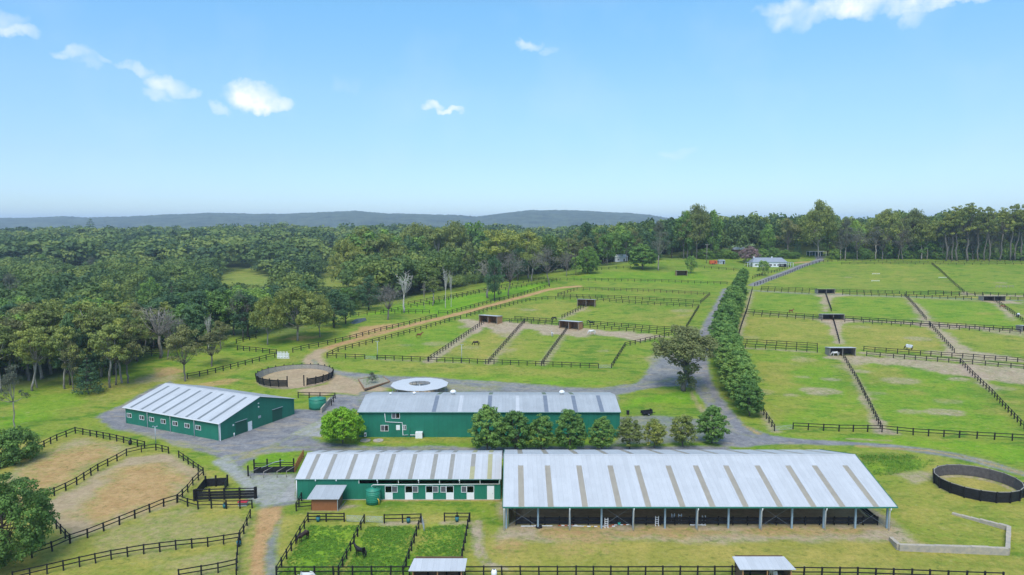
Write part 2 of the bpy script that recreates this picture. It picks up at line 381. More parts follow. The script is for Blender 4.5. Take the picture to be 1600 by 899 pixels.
for q, st in (([(692, 492), (760, 470), (850, 449), (872, 437), (800, 450), (700, 466), (620, 478), (560, 494), (600, 490)], .95),
          ([(433, 898), (483, 820), (565, 820), (530, 898)], .85), ([(533, 898), (572, 822), (655, 820), (632, 898)], .75), ([(635, 898), (662, 822), (730, 818), (720, 898)], .65),
          ([(560, 697), (1200, 697), (1190, 690), (560, 692)], .5), ([(700, 592), (960, 600), (900, 602), (740, 596)], .9), ([(640, 583), (760, 586), (985, 592), (900, 600), (700, 590)], .55),
          ([(985, 622), (1070, 612), (1110, 618), (1090, 632), (1010, 630), (980, 640)], .85), ([(395, 712), (470, 706), (458, 732), (385, 733)], .8), ([(1200, 684), (1380, 682), (1600, 698), (1650, 735), (1500, 705), (1300, 690)], .7),
          ([(20, 640), (60, 618), (160, 606), (110, 640), (60, 660), (0, 668)], .7),
          ([(1340, 722), (1440, 716), (1470, 725), (1390, 740), (1360, 742)], .7),
          ([(1160, 560), (1290, 556), (1370, 668), (1225, 668)], .42), ([(1330, 560), (1490, 570), (1590, 680), (1385, 672)], .42), ([(870, 437), (1130, 447), (1090, 425), (950, 425)], .5)):
    paint('lush', q, 2.5, st, 3)
# left sand yards
paint('dry', [(0, 735), (118, 680), (225, 700), (60, 786), (0, 800)], 1.5, .9, 1.5)
paint('tan', [(0, 748), (60, 712), (118, 686), (170, 692), (205, 700), (150, 726), (80, 768), (55, 782), (20, 790)], 2, .7, 2)
paint('orange', [(30, 755), (85, 705), (150, 697), (165, 712), (110, 750), (40, 780), (20, 765)], 4, .85, 4)
paint('tan', [(60, 788), (130, 755), (200, 715), (262, 710), (310, 742), (275, 788), (200, 812), (108, 848)], 1.5, .95, 1.5)
paint('orange', [(150, 775), (190, 735), (250, 722), (295, 745), (270, 782), (200, 805), (150, 815), (120, 800)], 3, .9, 3)
paint('tan', [(200, 715), (262, 708), (308, 740), (300, 748), (262, 722), (205, 724)], 1.2, .85, 1)
paint('tan', [(130, 850), (260, 800), (390, 812), (375, 840), (250, 860), (130, 882)], 3, .35, 4)
paint('tan', [(260, 872), (370, 858), (366, 899), (300, 905)], 3, .4, 3)
# tracks
paint('gravel', [(426, 800), (424, 830), (420, 870), (418, 910)], .7, .8, .5, line=2.2)
paint('orange', [(424, 790), (420, 810), (410, 840), (403, 870), (401, 912)], .6, 1, .5, line=[4.2, 3.4, 2.6, 1.8, 1.6])
paint('orange', [(905, 447.5), (880, 449.5), (856, 453), (797, 469), (737, 485.5), (695, 496), (666, 502.5), (595, 520.5), (524, 540), (503, 548)], .8, 1, .6, line=4)
paint('tan', [(503, 548), (490, 556), (487, 563), (495, 573)], 1, 1, .6, line=[4.5, 5, 6, 7])
paint('tan', [(480, 560), (500, 553), (512, 575), (560, 586), (612, 590), (612, 600), (600, 613), (560, 618), (520, 614), (505, 620), (470, 616), (462, 610), (512, 600), (506, 584), (486, 575)], 1.2, 1, 1.5)
paint('tan', [(200, 600), (262, 575), (290, 590), (262, 597)], 2, .6, 2.5); paint('orange', [(240, 575), (278, 573), (285, 583), (250, 590)], 1.5, .7, 2)
paint('orange', [(310, 600), (350, 592), (378, 592), (360, 601), (320, 604)], 1, .7, 1.2)
paint('orange', [(537, 528), (560, 513), (600, 506), (625, 506), (600, 516), (560, 526)], 2, .9, 2.5)
paint('orange', [(460, 525), (500, 526), (470, 532), (430, 532)], 2, .5, 2.5)
# gravel yard, loop road, main drive
paint('gravel', [(150, 652), (235, 608), (265, 596), (345, 640), (500, 640), (512, 622), (528, 615), (562, 619), (562, 640), (535, 650), (510, 672), (488, 682), (498, 692), (560, 697), (800, 699), (1140, 697), (1140, 716), (560, 716), (470, 705), (428, 706), (398, 712), (380, 729), (392, 738), (462, 742), (463, 786), (400, 796), (372, 752), (345, 722), (335, 714), (298, 701), (262, 691), (222, 679), (180, 670)], .9, 1, 1.1)
paint('gravel', [(489, 562), (506, 573.5), (538, 581), (606, 587), (648, 589), (685, 590.6), (740, 595), (800, 597.5), (887, 605), (940, 606.7), (967, 603), (991, 599), (1007, 588), (1014, 574), (1018, 560), (1028, 552), (1045, 550), (1085, 560), (1100, 600), (1088, 607), (1060, 603), (999, 609), (964, 618), (960, 640), (563, 640), (563, 612), (640, 612), (600, 605), (560, 598), (530, 586), (505, 580), (490, 574)], .9, .95, 1.0)
paint('tan', [(605, 600), (560, 603), (530, 588), (560, 590), (600, 592)], 1, .6, 1.2)
paint('tan', [(690, 600), (780, 604), (780, 610), (700, 612)], 1.5, .5, 1.5)
paint('tan', [(1008, 560), (1030, 548), (1040, 552), (1018, 575)], 1, .5, 1)
paint('gravel', [(1136, 452), (1128, 470), (1116, 492), (1104, 516), (1096, 540), (1090, 565), (1092, 590), (1106, 613), (1125, 642), (1142, 668), (1150, 690)], .7, 1, .5, line=[4.5, 4.5, 4.5, 5, 5.5, 7, 7, 6, 6, 7, 9])
paint('gravel', [(1110, 690), (1125, 665), (1140, 640), (1162, 663), (1203, 681), (1239, 685.5), (1294, 688.5), (1382, 694), (1441, 700), (1497, 709), (1541, 719), (1600, 738), (1660, 760), (1660, 768), (1600, 744.5), (1541, 728), (1497, 717), (1441, 707.5), (1382, 700), (1335, 696), (1239, 694.5), (1130, 697)], .7, 1, .5)
paint('gravel', [(965, 652), (1010, 650), (1060, 652), (1110, 655), (1130, 690), (960, 695)], 1.2, .75, 1.2)
paint('tan', [(1080, 612), (1092, 630), (1108, 650), (1098, 645), (1084, 628)], .7, .8, .6)
paint('orange', [(1161, 664), (1175, 672), (1185, 678)], .6, .9, .5, line=1.2)
paint('orange', [(1340, 697), (1400, 701), (1450, 704), (1500, 713), (1550, 726), (1600, 741)], .5, .8, .8, line=1.2)
paint('tan', [(1325, 686), (1350, 687), (1390, 689)], .5, .7, .5, line=1)
paint('gravel', [(1177, 446), (1200, 436.5), (1225, 427), (1250, 416.5), (1265, 412), (1280, 407), (1281, 401)], .5, 1, .3, line=6)
paint('orange', [(1241, 412), (1265, 411), (1268, 408), (1240, 410)], 1, .8, 1)
paint('conc', [(454, 679), (510, 652), (517, 655), (500, 683)], .3, 1, .1)
paint('conc', [(330, 722), (356, 711), (372, 730), (395, 750), (408, 772), (402, 790), (368, 748)], .4, .85, .3)
paint('conc', [(396, 744), (455, 742), (462, 748), (444, 786), (408, 792)], .3, .8, .2)
paint('conc', [(462, 747), (464, 783), (432, 786)], .3, 1, .1)
for a in ([(330, 748), (345, 756)], [(352, 729), (366, 727)], [(362, 737), (378, 735)]): paint('conc', a, .3, .9, .1, line=.35)
for a, w in (([(345, 716), (420, 700), (500, 660), (520, 640)], 1.2), ([(360, 722), (440, 700), (515, 662)], .8), ([(420, 700), (480, 699), (560, 701), (700, 701)], 1.0), ([(200, 672), (270, 690), (340, 706)], .8), ([(620, 592), (800, 600), (940, 609), (1040, 595), (1085, 580)], .9), ([(1100, 600), (1120, 640), (1145, 675), (1200, 688)], .9), ([(1092, 590), (1105, 625), (1125, 668)], .8), ([(1110, 516), (1120, 495), (1132, 465)], .7), ([(380, 715), (400, 705), (412, 700)], 1.1)):
    paint('tan', a, .7, .45, 1.2, line=w)
for q, ch_, st in (([(1170, 492), (1296, 500), (1306, 542), (1152, 534)], 'dry', .5), ([(1312, 506), (1450, 512), (1488, 552), (1322, 545)], 'dry', .6), ([(1460, 512), (1600, 522), (1640, 560), (1500, 553)], 'dry', .3), ([(1180, 458), (1286, 463), (1290, 488), (1168, 486)], 'lush', .2), ([(1312, 464), (1412, 468), (1440, 498), (1310, 492)], 'lush', .3), ([(1428, 468), (1550, 474), (1592, 512), (1460, 500)], 'lush', .35),
                  ([(760, 488), (810, 476), (880, 470), (912, 480), (860, 502), (770, 496)], 'dry', .35), ([(1020, 505), (1090, 483), (1070, 512)], 'dry', .4), ([(700, 545), (760, 515), (810, 512), (760, 560), (690, 560)], 'dry', .5), ([(520, 555), (700, 508), (740, 512), (670, 558)], 'lush', .3), ([(1170, 566), (1230, 570), (1260, 640), (1215, 650)], 'dry', .35), ([(1340, 570), (1400, 575), (1440, 600), (1360, 600)], 'dry', .5), ([(1190, 440), (1300, 412), (1450, 416), (1500, 452), (1300, 450)], 'dry', .18)):
    paint(ch_, q, 3, st, 4)
rpd = np.random.default_rng(9)
for i in range(60):
    px, py = rpd.uniform(1160, 1600), rpd.uniform(420, 665); X_, Y__ = at(px, py); rr_ = rpd.uniform(1, 4)
    paint('bare' if i % 3 else 'dry', [(X_ + rr_ * 1.6 * math.cos(a), Y__ + rr_ * math.sin(a)) for a in np.linspace(0, 6.28, 9)[:-1]], .8, rpd.uniform(.2, .55), 1.2, world=True)
for i in range(40):
    px, py = rpd.uniform(560, 1080), rpd.uniform(475, 560); X_, Y__ = at(px, py); rr_ = rpd.uniform(1, 3.5)
    paint('bare' if i % 3 == 0 else 'dry', [(X_ + rr_ * 1.6 * math.cos(a), Y__ + rr_ * math.sin(a)) for a in np.linspace(0, 6.28, 9)[:-1]], .8, rpd.uniform(.2, .5), 1.2, world=True)
# bare soil in the horse paddocks
B = [([(719, 499), (800, 504), (873, 509), (925, 515), (1045, 526), (1000, 533), (930, 522), (900, 528), (882, 522), (850, 524), (830, 513), (818, 515), (800, 530), (785, 526), (760, 512), (745, 520), (730, 512)], .85),
     ([(1276, 458), (1310, 458), (1330, 462), (1300, 466), (1293, 487), (1286, 487), (1284, 466)], .8), ([(1283, 498), (1330, 499), (1350, 503), (1318, 506), (1306, 535), (1300, 520), (1292, 505), (1270, 499)], .8),
     ([(1290, 555), (1345, 556), (1440, 563), (1500, 569), (1600, 575), (1650, 600), (1600, 602), (1520, 590), (1470, 583), (1430, 575), (1360, 566), (1330, 572), (1316, 562), (1290, 560)], .75),
     ([(1448, 500), (1480, 506), (1540, 512), (1500, 514), (1470, 514), (1492, 530), (1520, 548), (1600, 560), (1600, 566), (1500, 562), (1485, 556), (1470, 530), (1448, 512), (1420, 507)], .75),
     ([(1412, 462), (1422, 465), (1436, 478), (1458, 498), (1440, 500), (1424, 480)], .75), ([(1500, 568), (1522, 570), (1560, 610), (1550, 612), (1530, 600), (1495, 575)], .7),
     ([(1536, 470), (1580, 470), (1600, 475), (1563, 474), (1590, 500), (1583, 502), (1555, 476)], .75), ([(1505, 456), (1520, 460), (1600, 462), (1600, 464), (1500, 462)], .7),
     ([(1480, 508), (1555, 517), (1640, 520), (1640, 532), (1560, 522)], .5)]
for q, st in B: paint('bare', q, 1.6, st, 2.2)
for a, w, st in (([(759, 504), (668, 566)], 4, .7), ([(820, 504), (764, 568)], 3.5, .6), ([(886, 516), (848, 570)], 3, .5), ([(878, 498), (915, 480)], 3, .5),
             ([(1316, 560), (1340, 595), (1360, 640), (1379, 674)], 2.2, .6), ([(1372, 660), (1379, 676), (1390, 676)], 4, .7), ([(1302, 500), (1311, 536)], 3.5, .7),
             ([(1149, 543), (1277, 551)], 2, .6), ([(1166, 488), (1284, 499)], 2, .5), ([(1320, 500), (1453, 508), (1596, 518)], 3, .7), ([(1350, 552), (1440, 559), (1600, 572)], 3.5, .7),
             ([(1190, 455), (1264, 459)], 3, .5), ([(1316, 462), (1518, 470), (1600, 473)], 2.5, .5),
             ([(1151, 541), (1166, 487), (1175, 454)], 2.2, .6), ([(1190, 643), (1210, 674)], 2, .6), ([(590, 562), (746, 568)], 1.2, .5)):
    paint('bare', a, .9, st, .8, line=w)
paint('dry', [(1190, 453), (1264, 456.5), (1400, 461), (1600, 467)], .7, .9, .4, line=3)
paint('gravel', [(1150, 450), (1190, 455.5), (1264, 459.5), (1400, 463.5), (1600, 470)], .6, .6, .4, line=3)
paint('dry', [(1160, 570), (1200, 600), (1250, 600), (1230, 580), (1290, 570), (1270, 560)], 4, .5, 5)
for q in ([(590, 523), (640, 545), (560, 556), (530, 556)], [(780, 520), (850, 525), (830, 560), (740, 560)], [(980, 490), (1080, 485), (1070, 500), (960, 505)]): paint('dry', q, 4, .35, 5)
# arena floor and the worn strips around it
paint('bare', [(-2, 104), (63.5, 104), (64, 110), (62, 136), (-1, 136)], 1.5, .8, 1.4, world=True); paint('tan', [(.5, 109.7), (61, 109.7), (61, 134), (.5, 134)], .3, 1, .1, world=True)
paint('orange', [(800, 826), (1000, 828), (1300, 826), (1380, 826), (1300, 838), (1100, 836), (1000, 842), (930, 850), (870, 842)], 1.5, .55, 2.5)
paint('orange', [(770, 852), (800, 842), (825, 850), (800, 862), (770, 866)], 1.5, .6, 1.5); paint('orange', [(845, 858), (920, 850), (950, 862), (900, 872), (860, 870)], 2, .4, 2)
paint('bare', [(748, 815), (750, 840), (752, 860), (765, 880), (790, 889)], .4, .8, .4, line=.7); paint('bare', [(740, 822), (743, 845), (745, 865), (757, 882), (775, 889)], .4, .8, .4, line=.7)
paint('bare', [(484, 800), (530, 798), (560, 790), (540, 788)], .8, .7, .8); paint('orange', [(600, 781.5), (784, 781.5)], .3, .7, .3, line=.9)
paint('bare', [(600, 819), (657, 817)], .6, .7, .5, line=1.6); paint('bare', [(694, 817), (734, 817)], .5, .6, .4, line=1.2)
paint('bare', [(1390, 740), (1455, 738), (1462, 750), (1430, 755)], 1.2, .6, 1.4)
paint('tan', [(-68 + 11.5 * math.cos(a), 211.5 + 11.5 * math.sin(a)) for a in np.linspace(0, 6.28, 40)[:-1]], .3, 1, .1, world=True)
paint('dry', [(88.3 + 6.9 * math.cos(a), 125.6 + 6.9 * math.sin(a)) for a in np.linspace(0, 6.28, 30)[:-1]], .5, 1, .5, world=True)
paint('bare', [(88.3 + 6.3 * math.cos(a), 125.6 + 6.3 * math.sin(a)) for a in np.linspace(-.4, 3.4, 24)], .5, .7, .4, world=True, line=1.2)
paint('bare', [(-27 + 8 * math.cos(a), 195.5 + 8 * math.sin(a)) for a in np.linspace(0, 6.28, 30)[:-1]], .5, .9, .3, world=True)
for c in CH: CH[c] = np.clip(CH[c], 0, 1)

def ground_material():
    m, t, b = new_mat('land')
    b.inputs['Roughness'].default_value = .95; b.inputs['Specular IOR Level'].default_value = .12
    g = t.nodes.new('ShaderNodeNewGeometry'); nn = t.nodes.new; lk = t.links.new
    def noise(sc, det=6, ro=.6, dist=0, map_=None):
        n = nn('ShaderNodeTexNoise'); n.inputs['Scale'].default_value = sc; n.inputs['Detail'].default_value = det; n.inputs['Roughness'].default_value = ro; n.inputs['Distortion'].default_value = dist
        if map_:
            mp = nn('ShaderNodeMapping'); mp.inputs['Scale'].default_value = map_[0]; mp.inputs['Rotation'].default_value = (0, 0, map_[1]); lk(g.outputs['Position'], mp.inputs[0]); lk(mp.outputs[0], n.inputs['Vector'])
        else: lk(g.outputs['Position'], n.inputs['Vector'])
        return n.outputs['Fac']
    def ramp(f, stops):
        r = nn('ShaderNodeValToRGB'); e = r.color_ramp.elements
        while len(e) < len(stops): e.new(.5)
        for i, (p, c) in enumerate(stops): e[i].position = p; e[i].color = (*c, 1) if hasattr(c, '__len__') else (c, c, c, 1)
        lk(f, r.inputs[0]); return r.outputs[0]
    def mix(f, a, c, mode='MIX'):
        n = nn('ShaderNodeMix'); n.data_type = 'RGBA'; n.blend_type = mode
        if isinstance(f, float): n.inputs[0].default_value = f
        else: lk(f, n.inputs[0])
        for i, v in ((6, a), (7, c)):
            if isinstance(v, tuple): n.inputs[i].default_value = (*v, 1)
            else: lk(v, n.inputs[i])
        return n.outputs[2]
    big = noise(.018, 5, .62, .6); mid = noise(.11, 6, .65, .4); fine = noise(1.1, 5, .7); vf = noise(4.5, 4, .7)
    stre = noise(.20, 7, .68, .5, ((.62, 1.3, 1), .25))
    grass = ramp(big, [(.30, (0.118, 0.188, 0.017)), (.5, (0.160, 0.232, 0.020)), (.70, (0.219, 0.257, 0.029))])
    grass = mix(ramp(mid, [(.42, 0.), (.68, .75)]), grass, (0.246, 0.232, 0.040))
    grass = mix(ramp(stre, [(.50, 0.), (.60, .9)]), grass, (0.077, 0.163, 0.012))
    lush = ramp(mid, [(.3, (0.082, 0.188, 0.008)), (.5, (0.133, 0.269, 0.009)), (.72, (0.214, 0.301, 0.015))])
    dry = ramp(mid, [(.28, (0.200, 0.206, 0.032)), (.48, (0.272, 0.238, 0.048)), (.66, (0.366, 0.283, 0.071))])
    dry = mix(ramp(stre, [(.55, 0.), (.72, .6)]), dry, (0.153, 0.188, 0.020))
    wood = ramp(mid, [(.3, (0.077, 0.122, 0.029)), (.52, (0.125, 0.171, 0.040)), (.75, (0.186, 0.171, 0.074))])
    grav = ramp(noise(.35, 7, .7, .5), [(.33, (.130, .130, .136)), (.52, (.190, .187, .190)), (.7, (.26, .245, .225))])
    grav = mix(ramp(noise(.12, 6, .7, 1.2, ((.6, 1.4, 1), .5)), [(.52, 0.), (.62, .75)]), grav, (.30, .255, .19))
    orange = ramp(noise(.3, 6, .65), [(.3, (.330, .185, .075)), (.7, (.460, .285, .130))])
    tan = ramp(noise(.3, 6, .65), [(.3, (.300, .215, .125)), (.7, (.400, .295, .180))])
    tan = mix(ramp(mid, [(.5, 0.), (.7, .35)]), tan, (.20, .20, .09))
    bare = ramp(noise(.35, 6, .65), [(.3, (.310, .215, .150)), (.7, (.440, .335, .250))])
    conc = ramp(noise(.5, 6, .6), [(.3, (.245, .240, .225)), (.7, (.33, .32, .30))])
    A = nn('ShaderNodeAttribute'); A.attribute_name = 'ma'; Bn = nn('ShaderNodeAttribute'); Bn.attribute_name = 'mb'
    sa = nn('ShaderNodeSeparateColor'); lk(A.outputs['Color'], sa.inputs[0]); sb = nn('ShaderNodeSeparateColor'); lk(Bn.outputs['Color'], sb.inputs[0])
    brk = nn('ShaderNodeMath'); brk.operation = 'MULTIPLY_ADD'; brk.inputs[1].default_value = 1.1; brk.inputs[2].default_value = -.55; lk(noise(.8, 7, .72), brk.inputs[0])
    def rough(f):
        # break the edge of a patch up with noise where the mask is partial
        w = nn('ShaderNodeMath'); w.operation = 'MULTIPLY'; lk(f, w.inputs[0])
        i = nn('ShaderNodeMath'); i.operation = 'SUBTRACT'; i.inputs[0].default_value = 1; lk(f, i.inputs[1]); lk(i.outputs[0], w.inputs[1])
        a = nn('ShaderNodeMath'); a.operation = 'MULTIPLY_ADD'; lk(w.outputs[0], a.inputs[0])
        b4 = nn('ShaderNodeMath'); b4.operation = 'MULTIPLY'; lk(brk.outputs[0], b4.inputs[0]); b4.inputs[1].default_value = 7.
        lk(b4.outputs[0], a.inputs[1]); lk(f, a.inputs[2]); a.use_clamp = True
        return a.outputs[0]
    col = grass
    for f, c in ((Bn.outputs['Alpha'], wood), (sb.outputs[0], lush), (sb.outputs[1], dry), (sb.outputs[2], bare), (sa.outputs[2], tan), (sa.outputs[1], orange), (sa.outputs[0], grav), (A.outputs['Alpha'], conc)):
        col = mix(rough(f), col, c)
    spk = noise(.55, 8, .78, .3); tuft = noise(1.9, 6, .75)
    inv = nn('ShaderNodeMath'); inv.operation = 'SUBTRACT'; inv.inputs[0].default_value = 1; inv.use_clamp = True
    su = nn('ShaderNodeMath'); su.operation = 'ADD'; lk(sa.outputs[0], su.inputs[0]); lk(A.outputs['Alpha'], su.inputs[1]); su2 = nn('ShaderNodeMath'); su2.operation = 'ADD'; lk(su.outputs[0], su2.inputs[0]); lk(sa.outputs[2], su2.inputs[1])
    lk(su2.outputs[0], inv.inputs[1])
    def gmix(f, c, k):
        q = nn('ShaderNodeMath'); q.operation = 'MULTIPLY'; lk(f, q.inputs[0]); lk(inv.outputs[0], q.inputs[1]); q2 = nn('ShaderNodeMath'); q2.operation = 'MULTIPLY'; lk(q.outputs[0], q2.inputs[0]); q2.inputs[1].default_value = k
        return mix(q2.outputs[0], col, c)
    col = gmix(ramp(spk, [(.56, 0.), (.66, 1.)]), (.28, .25, .11), .5)
    col = gmix(ramp(spk, [(.34, 1.), (.44, 0.)]), (.055, .115, .018), .55)
    col = gmix(ramp(tuft, [(.36, 1.), (.46, 0.)]), (.060, .120, .020), .4)
    col = mix(1., col, ramp(fine, [(.25, .72), (.5, 1.0), (.78, 1.22)]), 'MULTIPLY')
    col = mix(1., col, ramp(vf, [(.3, .85), (.7, 1.15)]), 'MULTIPLY')
    lk(col, b.inputs['Base Color'])
    bp = nn('ShaderNodeBump'); bp.inputs['Strength'].default_value = .5; bp.inputs['Distance'].default_value = .25
    lk(fine, bp.inputs['Height']); lk(bp.outputs[0], b.inputs['Normal'])
    return m
M_LAND = ground_material()
fi = np.arange(NRT - 1)[:, None] * NC + np.arange(NC - 1)[None, :]
QF = np.stack([fi, fi + 1, fi + NC + 1, fi + NC], -1).reshape(-1, 4)
GV = np.stack([gx, gy, GZ.ravel()], 1)
MA = np.stack([CH['gravel'], CH['orange'], CH['tan'], CH['conc']], 1); MBm = np.stack([CH['lush'], CH['dry'], CH['bare'], CH['wood']], 1)
cls_v = np.stack([CH['gravel'], CH['orange'], CH['tan'] , CH['conc'], CH['bare']], 1)
cf = cls_v[QF].mean(1); best = cf.argmax(1); best[cf.max(1) < .55] = 5
for ci, nm in ((5, 'ground'), (0, 'gravel_road'), (1, 'dirt_track'), (2, 'sand'), (3, 'concrete_paving'), (4, 'bare_soil')):
    q = QF[best == ci]; u, inv = np.unique(q, return_inverse=True)
    me = mesh_np(nm, GV[u], inv.reshape(-1, 4), M_LAND, smooth=True)
    for an, arr in (('ma', MA), ('mb', MBm)):
        a = me.attributes.new(an, 'FLOAT_COLOR', 'POINT'); a.data.foreach_set('color', arr[u].astype(np.float32).ravel())
    o = bpy.data.objects.new(nm, me); COL.objects.link(o); tag(o, kind='structure')

# distant hills
def hills():
    cols = np.linspace(-1.25, .75, 1100)
    prof_px = [-600, -200, 0, 60, 100, 150, 210, 270, 330, 380, 440, 500, 560, 610, 650, 700, 745, 790, 830, 880, 930, 980, 1015, 1060, 1150, 1400, 1700]
    prof_y = [338, 340, 340, 339.5, 339, 341, 339, 336, 332, 334, 335, 332, 330.5, 334, 333, 335, 339, 334, 330, 331, 331, 332, 335, 343, 352, 352, 352]
    rows = [(3300, 0.0), (3600, .35), (3950, .62), (4300, .86), (4650, 1.), (5000, .95), (5600, .6)]
    ys = np.linspace(3300, 5600, 46); fr = np.interp(ys, [r[0] for r in rows], [r[1] for r in rows])
    px = 800 + FPX * cols; top = CAM_H + (350 - np.interp(px, prof_px, prof_y)) / FPX * 4650
    X = cols[None, :] * ys[:, None]; Y = np.repeat(ys[:, None], len(cols), 1)
    Z = -40 + (top[None, :] + 40) * fr[:, None]
    Z = Z + wob2(X, Y, .004) * 9 + wob2(X, Y, .016) * 4 + rng.normal(0, 1.7, Z.shape)
    i = np.arange(len(ys) - 1)[:, None] * len(cols) + np.arange(len(cols) - 1)[None, :]
    q = np.stack([i, i + 1, i + len(cols) + 1, i + len(cols)], -1).reshape(-1, 4)
    m = simple('hill_forest', (.035, .060, .028), .95, 0, .6, .012, bump=.3, col2=(.06, .075, .04))
    me = mesh_np('hills', np.stack([X.ravel(), Y.ravel(), Z.ravel()], 1), q, m, smooth=True)
    o = bpy.data.objects.new('hills', me); COL.objects.link(o); tag(o, kind='structure')
hills()

# haze
HZ = MB().box(-9000, 9000, -60, 13000, -80, 190)
mh = bpy.data.materials.new('haze'); mh.use_nodes = True; th = mh.node_tree; th.nodes.clear()
pv = th.nodes.new('ShaderNodeVolumePrincipled'); pv.inputs['Color'].default_value = (.66, .82, 1, 1); pv.inputs['Density'].default_value = .00011; pv.inputs['Anisotropy'].default_value = 0
oo = th.nodes.new('ShaderNodeOutputMaterial'); th.links.new(pv.outputs[0], oo.inputs['Volume'])
tag(HZ.build('haze', mh), kind='stuff')

# ------------------------------------------------------------ buildings
def holes_wall(mb, x0, x1, z0, z1, holes, y0=0, y1=.12):
    xs = sorted({x0, x1, *[h[0] for h in holes], *[h[1] for h in holes]}); zs = sorted({z0, z1, *[h[2] for h in holes], *[h[3] for h in holes]})
    for i in range(len(xs) - 1):
        for j in range(len(zs) - 1):
            cx, cz = (xs[i] + xs[i + 1]) / 2, (zs[j] + zs[j + 1]) / 2
            if any(h[0] < cx < h[1] and h[2] < cz < h[3] for h in holes): continue
            mb.box(xs[i], xs[i + 1], y0, y1, zs[j], zs[j + 1])
def gable_roof(root, L, D, eave, ridge, mat, over=.35, th=.07, ovx=.3, name='roof'):
    s = (ridge - eave) / (D / 2)
    e = eave - s * over
    mb = MB()
    prof = [(-over, e), (D / 2, ridge), (D + over, e), (D + over, e + th), (D / 2, ridge + th), (-over, e + th)]
    V = [(-ovx, y, z) for y, z in prof] + [(L + ovx, y, z) for y, z in prof]
    mb.add(V, [(0, 1, 4, 5), (1, 2, 3, 4), (6, 11, 10, 7), (7, 10, 9, 8), (0, 6, 7, 1), (1, 7, 8, 2), (2, 8, 9, 3), (3, 9, 10, 4), (4, 10, 11, 5), (5, 11, 6, 0)])
    r = mb.build(name, mat, root)
    c = MB(); c.add([(x, y, z) for x in (-ovx - .02, L + ovx + .02) for y, z in ((D / 2 - .25, ridge + th - .25 * s + .03), (D / 2, ridge + th + .04), (D / 2 + .25, ridge + th - .25 * s + .03))], [(0, 1, 4, 3), (1, 2, 5, 4)])
    c.build('ridge_cap', mat, r)
    return r
def roof_z(y, D, eave, ridge, th=.07):
    s = (ridge - eave) / (D / 2); return (ridge - s * abs(y - D / 2)) + th
def strips(parent, xs, w, ya, yb, D, eave, ridge, mat, name='skylight_strip', lift=.045):
    for x in xs:
        za, zb = roof_z(ya, D, eave, ridge) + lift, roof_z(yb, D, eave, ridge) + lift
        mb = MB(); mb.add([(x - w / 2, ya, za - .03), (x + w / 2, ya, za - .03), (x + w / 2, yb, zb - .03), (x - w / 2, yb, zb - .03), (x - w / 2, ya, za), (x + w / 2, ya, za), (x + w / 2, yb, zb), (x - w / 2, yb, zb)],
                          [(0, 3, 2, 1), (4, 5, 6, 7), (0, 1, 5, 4), (1, 2, 6, 5), (2, 3, 7, 6), (3, 0, 4, 7)])
        mb.build(name, mat, parent)
def gable_wall(mb, D, eave, ridge, x0, x1):
    mb.add([(x, y, z) for x in (x0, x1) for y, z in ((0, 0), (D, 0), (D, eave), (D / 2, ridge), (0, eave))],
           [(0, 1, 2, 3, 4), (9, 8, 7, 6, 5), (0, 5, 6, 1), (1, 6, 7, 2), (2, 7, 8, 3), (3, 8, 9, 4), (4, 9, 5, 0)])
def window(root, x, z, w, h, y=-.04, split=True, double=True):
    f = MB()
    b = .09
    for q in ((x - w / 2, x + w / 2, z, z + b), (x - w / 2, x + w / 2, z + h - b, z + h), (x - w / 2, x - w / 2 + b, z + b, z + h - b), (x + w / 2 - b, x + w / 2, z + b, z + h - b)): f.box(q[0], q[1], y - .05, y + .02, q[2], q[3])
    if split: f.box(x - b / 2, x + b / 2, y - .05, y + .02, z + b, z + h - b)
    fo = f.build('window', M_WHITE, root)
    MB().box(x + .05, x + w / 2 - b, y - .01, y + .025, z + b, z + h - b).build('pane', M_GLASS, fo)
    MB().box(x - w / 2 + b, x - .05, y - .01, y + .025, z + b, z + h - b).build('pane', M_GLASSG if double else M_GLASS, fo)
    return fo
def side_window(root, x, y, z, w, h): pass
def wall_side_box(root, name, m, xface, y0, y1, z0, z1, t=.06):
    return MB().box(xface - .02, xface + t, y0, y1, z0, z1).build(name, m, root)
def pipe(root, pts, r=.07, m=None, name='downpipe'): return MB().tube(pts, r, 8).build(name, m or M_WHITE, root, True)
def gutter(root, x0, x1, y, z, m): return MB().box(x0, x1, y - .14, y - .005, z - .12, z).build('gutter', m, root)

# --- stables by the gravel yard (left)
AX, AY, BX, BY = -97., 167.75, -67.35, 153.8
ang = math.atan2(BY - AY, BX - AX); L1, D1 = math.hypot(BX - AX, BY - AY), 24.0; E1, RD1 = 4.35, 7.7
st1 = empty('stable_building', (AX, AY, 0), ang); tag(st1, 'green metal stable building with seven small windows in its long wall by the round yard', 'stables')
w = MB(); w.box(.1, L1 - .1, 0, .12, 0, E1); w.box(.1, L1 - .1, D1 - .12, D1, 0, E1); w.build('wall', M_GREEN, st1)
w = MB(); gable_wall(w, D1, E1, RD1, 0, .1); w.build('gable_wall', M_GREENY, st1)
w = MB(); gable_wall(w, D1, E1, RD1, L1 - .1, L1); w.build('gable_wall', M_GREENY, st1)
rf = gable_roof(st1, L1, D1, E1, RD1, M_ROOF, .45, .08, .45)
strips(rf, [2.2 + k * 3.93 for k in range(9)][:8], .75, -.1, 10.9, D1, E1, RD1, M_FRPC)
strips(rf, [2.2 + k * 3.93 for k in range(9)][:8], .75, 13, 23.8, D1, E1, RD1, M_FRPC)
gutter(st1, -.4, L1 + .4, -.45, E1 - .06, M_WHITE)
for k in range(7):
    px = (92, 171, 233, 306, 380, 454, 523)[k]; fx = (px - 68) / (657 - 68)
    x = L1 * (fx * 1.07 - .07 * fx * fx * 1.0)
    window(st1, x, 1.75, 1.75, 1.1)
